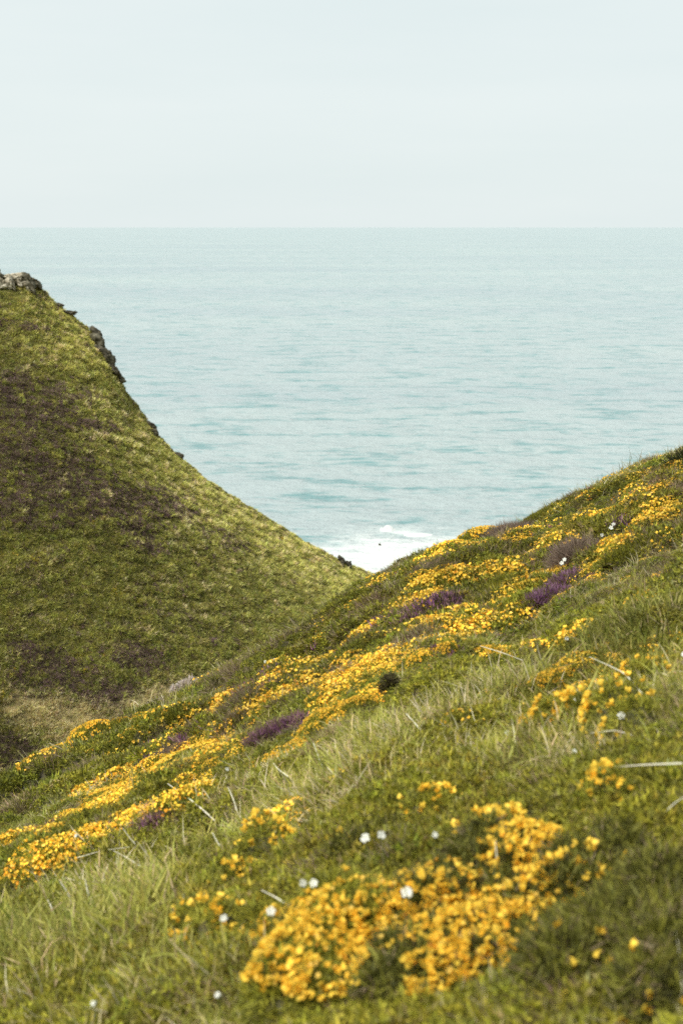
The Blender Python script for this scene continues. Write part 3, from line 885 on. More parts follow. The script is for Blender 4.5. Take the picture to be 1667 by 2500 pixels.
Z_FYEL = [(20, 1355, 26, 7, -8), (290, 1450, 22, 8, -15), (215, 1635, 16, 8, -15), (190, 1600, 20, 7, -10), (245, 1595, 15, 6, 0), (10, 1700, 20, 14, 0), (85, 1368, 16, 5, 0), (330, 1465, 10, 5, 0), (30, 1640, 10, 8, 0)]
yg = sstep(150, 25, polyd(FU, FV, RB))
upper = sstep(1020, 800, FV)
low_right = sstep(550, 800, FU)
wfg = 0.55 + 2.2 * yg + 1.6 * upper + 1.4 * low_right + 0.5 * sstep(0.5, 0.35, n1)
wfs = 0.05 + 14.0 * blobs(FU, FV, Z_FSTRAW) + 0.2 * sstep(0.55, 0.65, n2) + 0.25 * yg
wfb = 1.1 + 1.4 * sstep(0.45, 0.6, n1) - 0.7 * np.maximum(yg, upper * 0.6)
wfh = 0.10 + 10 * blobs(FU, FV, Z_FHEATH) * sstep(0.3, 0.5, n2 + 0.1) + 0.12 * sstep(0.56, 0.66, 1 - n1) * (1 - yg) * (1 - 0.7 * upper)
wfy = 0.006 + 3.0 * blobs(FU, FV, Z_FYEL)
sz_ = 1 - 0.9 * blobs(FU, FV, Z_FSTRAW)
wfb, wfh = wfb * sz_, wfh * sz_
W = np.stack([wfg, wfs, np.maximum(wfb, 0.05), wfh, wfy], 1); W /= W.sum(1, keepdims=True)
fp = (W.cumsum(1) < rng.uniform(0, 1, N_F)[:, None]).sum(1)
fn = FNn * 0.5 + np.array([0, 0, 0.5]) + rng.normal(0, 0.12, FNn.shape); fn /= np.linalg.norm(fn, axis=1, keepdims=True)
FE = frames(fn, rng.uniform(0, 2 * math.pi, N_F))
clump = fbm(FP[:, 0] * 1.5, FP[:, 2] * 2.4 + FP[:, 1] * 0.9, 73, 3)
ft = np.clip(0.76 + 0.3 * fbm(FP[:, 0] * 0.2, FP[:, 1] * 0.15, 71, 3) + 0.42 * sstep(0.3, 0.7, clump) + rng.normal(0, 0.13, N_F) + 0.3 * yg, 0.45, 1.7)  # the pale ridge grass gets its sunlit look added to the tint
fh = np.clip(0.5 + rng.normal(0, 0.012, N_F), 0.45, 0.55)
edge = 1 - 0.45 * sstep(12 + NT - 22, 12 + NT - 4, cj_)          # shorter turf towards the brow
for k, (nm, coll, nv_, lab, cat) in enumerate([
        ('far_grass', C_FGRASS, 5, 'olive grass covering the slope across the valley', 'grass'),
        ('far_straw_grass', C_FSTRAW, 4, 'tan dry grass in the valley bottom on the left', 'grass'),
        ('far_scrub', C_FSHRUB, 5, 'dark green scrub covering the slope across the valley', 'scrub'),
        ('far_heather', C_FHEATH, 4, 'dark purple-brown heather patches on the slope across the valley', 'heather'),
        ('far_gorse', C_FYEL, 3, 'tiny yellow gorse specks on the slope across the valley', 'gorse')]):
    s = fp == k
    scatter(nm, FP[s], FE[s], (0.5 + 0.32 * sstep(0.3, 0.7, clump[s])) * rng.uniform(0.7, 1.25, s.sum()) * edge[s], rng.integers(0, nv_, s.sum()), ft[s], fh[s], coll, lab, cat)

# ------------------------------------------------------------------ individual plants of the near slope
def gorse_proto(seed, rx, ry, h, n_sprig, n_flow, ycols, size=0.0098, gcols=None):
    r_ = np.random.default_rng(seed)
    m = Mound(r_, rx, ry, h, 6)
    P, N = m.pts(r_, n_sprig)
    v, f, c = join(m.core(r_, (0.06, 0.055, 0.022)), spines(r_, P, N, 6, 0.012, 0.03, 0.0032, 0.7, gcols or [(GREEN, 4), (GREEN2, 3), (GREEN3, 3)]))
    fol = mesh_np('foliage', v, f, M_SHRUB, c)
    blo = None
    if n_flow:
        q, qn = m.pts(r_, n_flow * 2)
        cl = fbm(q[:, 0] * 14 + seed, q[:, 1] * 14, seed, 2) + 0.25 * q[:, 2] / h
        sel = np.argsort(-cl)[:n_flow]
        q, qn = q[sel] + qn[sel] * 0.022, qn[sel]
        v, f, c = petals(r_, q, qn, size, ycols)
        blo = mesh_np('blossoms', v, f, M_PETAL, c)
    return fol, blo


YC = [(YEL, 6), (YEL2, 3), (PALEY, 1.2), (ORA, 0.5)]
OC = [(YEL, 3), (YEL2, 4), (ORA, 3)]
PROTO = {'dense': [gorse_proto(100 + k, 0.24, 0.19, 0.085, 900, 680, YC) for k in range(5)],
         'mid': [gorse_proto(120 + k, 0.24, 0.19, 0.085, 900, 420, YC) for k in range(4)],
         'loose': [gorse_proto(140 + k, 0.24, 0.19, 0.085, 900, 180, OC) for k in range(3)]}


def place(root, p, n, phi, scale=(1, 1, 1)):
    root.location = (p[0], p[1], p[2] + H)
    root.rotation_euler = frames(np.asarray(n)[None], np.array([phi]))[0]
    root.scale = scale


def slope_up(p, w=0.7):
    n = near_n(np.array([p[0]]), np.array([p[1]]))[0] * w + np.array([0, 0, 1 - w])
    return n / np.linalg.norm(n)


def blossom_mesh():
    """one pea flower: notched standard, two wings, keel, green calyx"""
    v, f, c = [], [], []

    def quadfan(rows, col):
        o = len(v)
        k = len(rows[0])
        for r_ in rows:
            v.extend(r_); c.extend([col] * k)
        for j in range(len(rows) - 1):
            for i in range(k - 1):
                a = o + j * k + i
                f.append((a, a + 1, a + k + 1)); f.append((a, a + k + 1, a + k))
    s = 0.001
    quadfan([[(-2 * s, 0, 0), (0, 0, 0), (2 * s, 0, 0)], [(-7 * s, -1 * s, 6 * s), (0, 1.5 * s, 6 * s), (7 * s, -1 * s, 6 * s)], [(-6 * s, -2 * s, 12 * s), (0, 1 * s, 10.5 * s), (6 * s, -2 * s, 12 * s)]], YEL)
    for sg in (-1, 1):
        quadfan([[(sg * 1.5 * s, -1 * s, -1 * s), (sg * 1.5 * s, -1 * s, 3 * s)], [(sg * 4 * s, -6 * s, -2 * s), (sg * 4.5 * s, -6 * s, 3 * s)], [(sg * 2.5 * s, -11 * s, -1 * s), (sg * 3 * s, -11 * s, 2 * s)]], YEL2)
    quadfan([[(-1.5 * s, 0, -1 * s), (0, -1 * s, -3 * s), (1.5 * s, 0, -1 * s)], [(-2 * s, -6 * s, -1 * s), (0, -6.5 * s, -4 * s), (2 * s, -6 * s, -1 * s)], [(0, -11 * s, 1 * s), (0, -11.5 * s, 0), (0, -11 * s, 1 * s)]], YEL)
    quadfan([[(-2.5 * s, 3 * s, -2 * s), (2.5 * s, 3 * s, -2 * s), (2.5 * s, 3 * s, 2 * s), (-2.5 * s, 3 * s, 2 * s)], [(-3 * s, -2 * s, -2.5 * s), (3 * s, -2 * s, -2.5 * s), (3 * s, -1 * s, 2.5 * s), (-3 * s, -1 * s, 2.5 * s)]], (0.35, 0.3, 0.05))
    return mesh_np('blossom', np.array(v), np.array(f), M_PETAL, np.array(c))


BLOSSOM = blossom_mesh()


def mass(root):
    """favours places of a bush that lie inside the flowering part of the foreground"""
    M = root.rotation_euler.to_matrix()
    loc = np.array(root.location) - (0, 0, H)

    def f(q):
        w = q @ np.array(M).T + loc
        u, v = proj(w[:, 0], w[:, 1], w[:, 2])
        return np.where(in_poly(u, v, YPOLY), 0.6, -0.5) - 1.4 * (w[:, 1] - loc[1])
    return f


def loose_blossoms(root, m, r_, n, keepf=None, smin=0.95, smax=1.3):
    """single flowers as parts of a near bush"""
    q, qn = m.pts(r_, n * 3)
    cl = fbm(q[:, 0] * 9, q[:, 1] * 9, int(r_.integers(1, 99)), 2) + 0.15 * r_.standard_normal(len(q))
    if keepf is not None:
        cl = cl + keepf(q)
    sel = np.argsort(-cl)[:n]
    q, qn = q[sel] + qn[sel] * 0.02, qn[sel]
    d = qn + 0.5 * r_.standard_normal(qn.shape); d /= np.linalg.norm(d, axis=1, keepdims=True)
    E = frames(d, r_.uniform(0, 6.28, len(d)))
    for a, e in zip(q, E):
        b = link('blossom', BLOSSOM, root)
        b.location = a; b.rotation_euler = e
        s = r_.uniform(smin, smax); b.scale = (s, s, s)


n_gorse = 0
ORD = ['first', 'second', 'third', 'fourth', 'fifth', 'sixth', 'seventh', 'eighth', 'ninth', 'tenth', 'eleventh', 'twelfth', 'thirteenth', 'fourteenth', 'fifteenth', 'sixteenth', 'seventeenth', 'eighteenth']
rb = np.random.default_rng(5)
for bi, (pts, hw, dens, phrase) in enumerate(BANDS):
    pa = np.array(pts, float)
    seg = np.hypot(*(pa[1:] - pa[:-1]).T)
    cum = np.concatenate([[0], seg.cumsum()])
    s = 0.0
    n_in = 0
    kindk = 'dense' if dens > 0.85 else 'mid' if dens > 0.55 else 'loose'
    while s <= cum[-1]:
        u, v = np.interp(s, cum, pa[:, 0]), np.interp(s, cum, pa[:, 1])
        a = np.interp(min(s + 5, cum[-1]), cum, pa[:, 0]) - np.interp(max(s - 5, 0), cum, pa[:, 0]); b = np.interp(min(s + 5, cum[-1]), cum, pa[:, 1]) - np.interp(max(s - 5, 0), cum, pa[:, 1])
        p = hit(u, v + hw * 0.35)
        dist = float(np.linalg.norm(p))
        if dist < 4.6:
            p = hit(u, v + max(hw * 0.35, 0.06 * FPX / dist))
            dist = float(np.linalg.norm(p))
        n = slope_up(p)
        sight = -p / dist
        g = max(0.10, float(abs(np.dot(slope_up(p, 1.0), sight))))
        half = hw * dist / FPX
        ry = min(max(half / g * 0.75, 0.06), 0.30)
        hz = min(max(half * 1.4, 0.05), 0.15)
        rx = min(max(ry * 1.15, 0.09), 0.34)
        q = hit(u + a * 0.5, v + b * 0.5 + hw * 0.35) - p
        phi = math.atan2(q[1], q[0])
        jit = rb.uniform(0.7, 1.2)
        near = dist < 4.6
        hz += 1.1 * gap(u, v)
        if near:
            rx, ry, hz = max(rx, 0.11), max(ry, 0.09), max(hz, 0.10)
        root = link('gorse_bush', None, None, ('lowest' if n_in == 0 else ORD[n_in]) + (' gorse cushion of the ' if n_in == 0 else ' gorse cushion up the ') + phrase, 'gorse', 'gorse of the ' + phrase)
        sc = (rx / 0.24 * jit, ry / 0.19 * jit, hz / 0.085 * jit)
        place(root, p - n * 0.012, n, phi + rb.choice([0, math.pi]) + rb.normal(0, 0.2), (1, 1, 1) if near else sc)
        if near:
            r_ = np.random.default_rng(700 + n_gorse)
            m = Mound(r_, rx * 1.1, ry * 1.1, hz * 1.1, 5)
            P, N = m.pts(r_, 420)
            vv, ff, cc = join(m.core(r_, (0.06, 0.055, 0.022)), spines(r_, P, N, 6, 0.012, 0.032, 0.003, 0.7, [(GREEN, 4), (GREEN2, 3), (GREEN3, 3)]))
            link('foliage', mesh_np('foliage', vv, ff, M_SHRUB, cc), root)
            loose_blossoms(root, m, r_, int(75 * dens * min(1.4, rx * ry / 0.0095)))
        else:
            kk = rb.choice(['dense', 'mid', 'loose'], p={'dense': (0.55, 0.33, 0.12), 'mid': (0.2, 0.55, 0.25), 'loose': (0.0, 0.35, 0.65)}[kindk])
            fol, blo = PROTO[kk][int(rb.integers(0, len(PROTO[kk])))]
            link('foliage', fol, root)
            if blo:
                link('blossoms', blo, root, kind='stuff')
        n_gorse += 1
        n_in += 1
        wpx = rx * FPX / dist
        s += wpx * rb.uniform(0.95, 1.5)
print('gorse bushes', n_gorse)

# -------- the large bushes closest to the camera
def big_bush(u, v, rx, ry, h, nfl, label, phi, keepf=None, seed=0, sprigs=1500, gcols=None, name='gorse_bush', group=None, extra=0):
    p = hit(u, v)
    n = slope_up(p, 0.55)
    root = link(name, None, None, label, 'gorse', group)
    place(root, p - n * 0.02, n, phi)
    r_ = np.random.default_rng(900 + seed)
    m = Mound(r_, rx, ry, h, 9)
    P, N = m.pts(r_, sprigs)
    vv, ff, cc = join(m.core(r_, (0.06, 0.055, 0.022), 30, 0.86), spines(r_, P, N, 6, 0.014, 0.042, 0.0045, 0.95, gcols or [(GREEN, 4), (GREEN2, 3), (GREEN3, 4)]))
    link('foliage', mesh_np('foliage', vv, ff, M_SHRUB, cc), root)
    if nfl:
        kf = mass(root) if keepf == 'mass' else keepf
        loose_blossoms(root, m, r_, nfl, kf)
        if keepf == 'mass':                                        # the flowers past the counted ones
            q, qn = m.pts(r_, 1200)
            sel = np.argsort(-(kf(q) + 0.25 * r_.standard_normal(len(q))))[:nfl]
            pv, pf, pc = petals(r_, q[sel] + qn[sel] * 0.022, qn[sel], 0.0105, YC)
            link('blossoms', mesh_np('blossoms', pv, pf, M_PETAL, pc), root, kind='stuff')
    return root


DKG = [((0.12, 0.12, 0.018), 5), ((0.21, 0.205, 0.03), 3), ((0.07, 0.07, 0.015), 4), ((0.2, 0.15, 0.09), 1.2)]
big_bush(780, 2420, 0.18, 0.18, 0.12, 295, 'densest yellow gorse bush, lowest in the foreground', 0.3, 'mass', 1)
big_bush(880, 2290, 0.19, 0.19, 0.13, 295, 'yellow gorse bush behind the densest lowest one', 0.3, 'mass', 7)
big_bush(1050, 2420, 0.19, 0.20, 0.12, 280, 'yellow gorse bush at the right of the densest lowest one', 0.3, 'mass', 2, gcols=DKG)
big_bush(1120, 2240, 0.17, 0.18, 0.13, 280, 'yellow gorse bush joined above the dark corner bush', 0.3, 'mass', 8, gcols=DKG)
big_bush(700, 2290, 0.12, 0.13, 0.07, 170, 'small yellow gorse bush at the left end of the foreground mass', 0.3, 'mass', 9)
big_bush(1240, 2330, 0.15, 0.16, 0.11, 190, 'gorse bush with thinning blossoms beside the dark corner bush', 0.3, 'mass', 10, 900, DKG)
big_bush(1270, 2130, 0.16, 0.16, 0.11, 260, 'yellow gorse bush at the upper end of the foreground mass', 0.3, 'mass', 11, 900, DKG)
big_bush(1350, 2250, 0.14, 0.14, 0.12, 120, 'loosely flowered gorse bush between the yellow mass and the dark corner', 0.3, 'mass', 12, 900, DKG)
big_bush(1590, 2330, 0.27, 0.30, 0.12, 34, 'dark green gorse bush with few blossoms filling the lower right corner', 0.3, lambda q: -1.2 * q[:, 0] - 0.8 * q[:, 1], 3, 3600, DKG)
big_bush(1430, 2160, 0.17, 0.16, 0.11, 60, 'gorse bush with scattered blossoms above the dark corner bush', 0.3, lambda q: -2.0 * q[:, 0] - 1.5 * q[:, 1], 4, 900, DKG)
big_bush(920, 2080, 0.20, 0.13, 0.09, 14, 'dark green cushion with few blossoms behind the largest yellow bush', 0.4, None, 5, 1000, DKG)
big_bush(1080, 1985, 0.16, 0.09, 0.07, 6, 'dark green cushion under a spray of yellow blossoms', 0.4, None, 6, 700, DKG)

# -------- heather, seedhead and dead bushes
def heather_bush(name, u, v, rx, ry, h, cols, label, cat, phi=0.5, seed=0, part='flower_spikes', n=420, k=5, lo=0.02, hi=0.05, wid=0.006):
    p = hit(u, v)
    nn = slope_up(p, 0.65)
    h = h + min(0.03, gap(u, v))
    root = link(name, None, None, label, cat)
    place(root, p - nn * 0.01, nn, phi)
    r_ = np.random.default_rng(1200 + seed)
    m = Mound(r_, rx, ry, h, 6)
    n = int(n * max(1.0, rx * ry / 0.016))
    P, N = m.pts(r_, n)
    vv, ff, cc = join(m.core(r_, (0.09, 0.075, 0.035), 22, 0.72), spines(r_, P, N, 4, 0.012, 0.03, 0.003, 0.8, [(GREEN3, 3), (GREEN, 2), (BROWN, 2)]))
    link('foliage', mesh_np('foliage', vv, ff, M_SHRUB, cc), root)
    P, N = m.pts(r_, n)
    vv, ff, cc = spines(r_, P, N + (0, 0, 0.2), k, lo, hi, wid, 0.55, cols)
    link(part, mesh_np(part, vv, ff, M_PETAL, cc), root, kind='stuff')
    return root


HC = [((0.27, 0.13, 0.25), 4), ((0.19, 0.085, 0.17), 4), ((0.40, 0.23, 0.35), 2), ((0.17, 0.13, 0.05), 4)]
heather_bush('heather_bush', 1340, 1470, 0.17, 0.10, 0.06, HC, 'vivid purple heather clump, lower part of the strip between yellow bands', 'heather', 0.75, 1)
heather_bush('heather_bush', 1385, 1432, 0.18, 0.10, 0.06, HC, 'vivid purple heather clump, middle of the strip between yellow bands', 'heather', 0.75, 2)
heather_bush('heather_bush', 1430, 1405, 0.17, 0.10, 0.06, HC, 'vivid purple heather clump, upper end of the strip between yellow bands', 'heather', 0.75, 3)
MC = [((0.24, 0.11, 0.19), 3), ((0.34, 0.19, 0.22), 3), ((0.16, 0.07, 0.12), 2), ((0.17, 0.14, 0.05), 3)]
heather_bush('heather_bush', 690, 1795, 0.13, 0.09, 0.045, MC, 'mauve heather clump above the bright mid-slope flower band', 'heather', 0.4, 4)
heather_bush('heather_bush', 360, 2048, 0.09, 0.06, 0.05, MC, 'mauve heather clump below the long flower band by pale stalks', 'heather', 0.4, 5)
heather_bush('heather_bush', 430, 2020, 0.11, 0.06, 0.05, MC, 'pinkish heather clump at the end of the long flower band', 'heather', 0.4, 6)
heather_bush('heather_bush', 1050, 1508, 0.20, 0.10, 0.05, MC, 'mauve heather strip between thin flower lines below the notch', 'heather', 0.5, 7)
heather_bush('heather_bush', 965, 1518, 0.14, 0.08, 0.04, MC, 'small mauve heather clump beside the bright notch band', 'heather', 0.5, 8)
RC = [(DKRED, 4), ((0.13, 0.06, 0.05), 3), ((0.2, 0.11, 0.1), 1.5)]
heather_bush('withered_heather', 1018, 1585, 0.20, 0.09, 0.05, RC, 'dark red-brown withered heather clump in the middle of the slope', 'heather', 0.5, 9)
heather_bush('withered_heather', 1290, 1415, 0.20, 0.10, 0.06, RC, 'dark red-brown heather under the bright upper flower band', 'heather', 0.6, 10)
heather_bush('withered_heather', 150, 2028, 0.12, 0.05, 0.035, RC, 'dark red-brown heather strip at the left under the broadest band', 'heather', 0.4, 11)
BC = [((0.26, 0.19, 0.15), 4), ((0.36, 0.28, 0.22), 3), ((0.17, 0.12, 0.09), 3)]
heather_bush('dead_bush', 1408, 1378, 0.14, 0.09, 0.08, BC, 'feathery dead brown bush above the purple heather', 'bush', 0.3, 12, 'twigs', 500, 6, 0.05, 0.11, 0.004)
heather_bush('dead_bush', 450, 1845, 0.12, 0.06, 0.04, BC, 'grey-brown twiggy bush above the broadest flower band', 'bush', 0.4, 13, 'twigs', 400, 6, 0.03, 0.08, 0.003)
heather_bush('dead_bush', 1245, 1312, 0.28, 0.14, 0.07, BC, 'brown feathery grass clump on the brow beside orange flowers', 'bush', 0.4, 14, 'twigs', 400, 6, 0.06, 0.13, 0.004)
DC = [((0.05, 0.042, 0.02), 4), ((0.075, 0.06, 0.03), 3)]
heather_bush('seedhead_bush', 958, 1692, 0.045, 0.04, 0.08, DC, 'small blackish seedhead bush among the yellow bands', 'bush', 0.2, 15, 'seedheads', 260, 5, 0.012, 0.03, 0.006)
WC = [((0.74, 0.62, 0.58), 5), ((0.8, 0.74, 0.7), 4), ((0.5, 0.42, 0.33), 2), (GR2, 1)]
heather_bush('pale_shrub', 455, 1690, 0.13, 0.10, 0.10, WC, 'pale pinkish white shrub on the brow against the dark far slope', 'shrub', 0.3, 16, 'flower_heads', 700, 4, 0.02, 0.05, 0.009)
heather_bush('pale_shrub', 395, 1722, 0.10, 0.08, 0.05, WC, 'small whitish shrub on the brow left of the pinkish one', 'shrub', 0.3, 17, 'flower_heads', 400, 4, 0.015, 0.04, 0.008)
SC_ = [((0.05, 0.06, 0.014), 4), ((0.08, 0.09, 0.02), 3), ((0.04, 0.035, 0.02), 2)]
heather_bush('brow_shrub', 1672, 1135, 0.12, 0.12, 0.07, SC_, 'dark spiky shrub standing on the brow at the right edge', 'shrub', 0.3, 18, 'shoots', 90, 4, 0.04, 0.13, 0.012)
for k, (u, v, rx, ry, h, lab) in enumerate([
        (1580, 1345, 0.26, 0.15, 0.075, 'dark green cushion shrub under the yellow strip at the right'),
        (1465, 1762, 0.13, 0.10, 0.09, 'dark cushion shrub under the flower patch with white blossoms'),
        (1290, 1500, 0.22, 0.13, 0.08, 'dark green cushion shrub below the purple heather strip'),
        (1235, 1450, 0.14, 0.16, 0.10, 'dark cushion shrub left of the bright upper flower band'),
        (480, 2120, 0.14, 0.09, 0.07, 'dark leafy shrub left of the straggling yellow bush'),
        (610, 1695, 0.14, 0.08, 0.06, 'round dark shrub below the left brow'),
        (1345, 1222, 0.34, 0.2, 0.03, 'dark green hump of shrub on the right brow'),
        (1540, 1168, 0.40, 0.2, 0.03, 'dark green shrub hump near the top of the right brow')]):
    heather_bush('cushion_shrub', u, v, rx, ry, h, [(GREEN, 4), (GREEN3, 4), (GREEN2, 2)], lab, 'shrub', 0.5, 30 + k, 'shoots', 420, 4, 0.015, 0.04, 0.005)

# -------- white blossoms
def white_flower(u, v, size, label, seed):
    r_ = np.random.default_rng(seed)
    hgt = 0.09 if v < 2000 else 0.14
    p = hit(u, v)
    for _ in range(3):
        p = hit(u, v + hgt * CP * FPX / float(np.linalg.norm(p)))
    root = link('white_flower', None, None, label, 'flower', 'white blossoms on the near slope')
    root.location = (p[0], p[1], p[2] + H)
    nseg, ns = 5, 5
    V_, F_ = [], []
    top = np.array([r_.normal(0, 0.008), -0.012 + r_.normal(0, 0.006), hgt])
    for j in range(nseg):
        t = j / (nseg - 1)
        c = np.array([0, 0, -0.02]) * (1 - t) + top * t + np.array([0.006 * math.sin(3.1 * t), 0, 0])
        for i in range(ns):
            a = 2 * math.pi * i / ns
            V_.append(c + 0.0011 * np.array([math.cos(a), math.sin(a), 0]))
    st = mesh_np('stem', np.array(V_), grid_faces(nseg, ns, True), M_SHRUB, np.array((0.16, 0.2, 0.05)))
    link('stem', st, root)
    face = np.array([r_.normal(-0.1, 0.3), -0.75, 0.75 + r_.normal(0, 0.2)]); face /= np.linalg.norm(face)
    e = frames(face[None], np.array([r_.uniform(0, 6)]))[0]
    # calyx: a small ribbed bladder
    V_ = []
    for j, (rr_, zz) in enumerate(((0.0015, -0.012), (0.0045, -0.009), (0.005, -0.004), (0.0035, 0.0005))):
        for i in range(8):
            a = 2 * math.pi * i / 8
            V_.append((rr_ * (1 + 0.12 * (i % 2)) * math.cos(a), rr_ * (1 + 0.12 * (i % 2)) * math.sin(a), zz))
    ca = link('calyx', mesh_np('calyx', np.array(V_), grid_faces(4, 8, True), M_SHRUB, np.array((0.3, 0.3, 0.18))), root)
    ca.location = top; ca.rotation_euler = e
    V_, F_ = [], []
    for m in range(5):
        a = 2 * math.pi * m / 5 + r_.normal(0, 0.08)
        c_, s_ = math.cos(a), math.sin(a)
        prof = [(0.1, 0.1, 0.0), (0.55, 0.42, 0.14), (1.0, 0.48, 0.16 + r_.normal(0, 0.06)), (1.12, 0.2, 0.1)]
        o = len(V_)
        for (d, w, z) in prof:
            for sg in (-1, 0, 1):
                x, y = d, w * sg * 0.9
                V_.append((size * (x * c_ - y * s_) * 0.5, size * (x * s_ + y * c_) * 0.5, size * (z + 0.05 * abs(sg) - (0.09 if (sg == 0 and d > 1.05) else 0))))
        for j in range(3):
            for i in range(2):
                F_.append((o + j * 3 + i, o + j * 3 + i + 1, o + j * 3 + i + 4, o + j * 3 + i + 3))
    co = link('corolla', mesh_np('corolla', np.array(V_), np.array(F_), M_PETAL, cj(r_, (0.80, 0.82, 0.76), len(V_), 0.03, 0.01)), root)
    co.location = top; co.rotation_euler = e


for k, (u, v, sz, lab) in enumerate([
        (1373, 1558, 0.026, 'white blossom standing alone below the pale dry stalks'),
        (1505, 1670, 0.027, 'white blossom just under the long curved stalk'),
        (1507, 1742, 0.034, 'large white blossom beside the dark cushion on the right'),
        (1401, 1706, 0.020, 'small white blossom left of the curved stalk'),
        (1234, 1786, 0.026, 'whitish blossom in the green grass right of centre'),
        (1387, 1830, 0.020, 'small white blossom above the fallen pale stalk'),
        (1658, 1592, 0.030, 'white blossom cut by the right edge of the picture'),
        (890, 2043, 0.034, 'white blossom, left one of the pair on the dark green cushion'),
        (932, 2028, 0.030, 'white blossom, right one of the pair on the dark green cushion'),
        (1047, 2023, 0.020, 'small white blossom right of the pair on the dark cushion'),
        (998, 2165, 0.036, 'white blossom in the top of the largest yellow bush'),
        (750, 2146, 0.026, 'white blossom, left one of the pair above the largest bush'),
        (778, 2148, 0.028, 'white blossom, right one of the pair above the largest bush'),
        (668, 2218, 0.030, 'white blossom left of the densest yellow bush'),
        (556, 2238, 0.026, 'white blossom below the straggling yellow bush'),
        (1488, 1288, 0.040, 'white blossom on the thin flower line of the upper slope'),
        (1500, 1280, 0.036, 'white blossom touching another on the upper flower line'),
        (1460, 1304, 0.034, 'white blossom below the thin upper flower line'),
        (1366, 1374, 0.036, 'white blossom left of the feathery dead bush'),
        (1376, 1366, 0.034, 'white blossom touching the feathery dead bush'),
        (704, 1936, 0.022, 'small white blossom in the straw grass mid-slope'),
        (380, 1957, 0.020, 'tiny white blossom between the two broad flower bands'),
        (542, 1872, 0.024, 'white blossom right of the broadest flower band'),
        (187, 2035, 0.018, 'tiny white blossom on the narrow left flower strip'),
        (668, 1605, 0.034, 'white blossom close under the left brow'),
        (655, 1608, 0.030, 'white blossom beside another under the left brow'),
        (545, 2420, 0.018, 'small white blossom low in the foreground grass'),
        (236, 2440, 0.018, 'small white blossom at the bottom left in grass')]):
    white_flower(u, v, sz * 0.55, lab, 2000 + k)

# -------- pale dry stalks lying over the growth
def stalk(pix, lifts, wid, label, seed, col=(0.55, 0.53, 0.42)):
    r_ = np.random.default_rng(seed)
    P = []
    for (u, v), lf in zip(pix, lifts):
        lf = lf + 0.03
        p = hit(u, v)
        for _ in range(3):
            p = hit(u, v + lf * CP * FPX / float(np.linalg.norm(p)))
        P.append(p + np.array([0, 0, lf]))
    P = np.array(P)
    t = np.linspace(0, len(P) - 1, 14)
    C = np.stack([np.interp(t, np.arange(len(P)), P[:, k]) for k in range(3)], 1)
    for _ in range(2):
        C[1:-1] = (C[:-2] + 2 * C[1:-1] + C[2:]) / 4
    V_ = []
    for j, c in enumerate(C):
        d = C[min(j + 1, 13)] - C[max(j - 1, 0)]; d /= np.linalg.norm(d)
        s_ = np.cross(d, (0, 0, 1)); s_ /= np.linalg.norm(s_); w_ = np.cross(s_, d)
        rr_ = wid / 2 * (1 - 0.6 * j / 13)
        for i in range(5):
            a = 2 * math.pi * i / 5
            V_.append(c + rr_ * (math.cos(a) * s_ + 0.6 * math.sin(a) * w_))
    V_ = np.array(V_); base = V_[0].copy()
    o = link('dry_stalk', mesh_np('dry_stalk', V_ - base, grid_faces(14, 5, True), M_STRAW, cj(r_, col, len(V_), 0.08, 0.03)), None, label, 'stalk', 'dry stalks on the near slope')
    o.location = (base[0], base[1], base[2] + H)


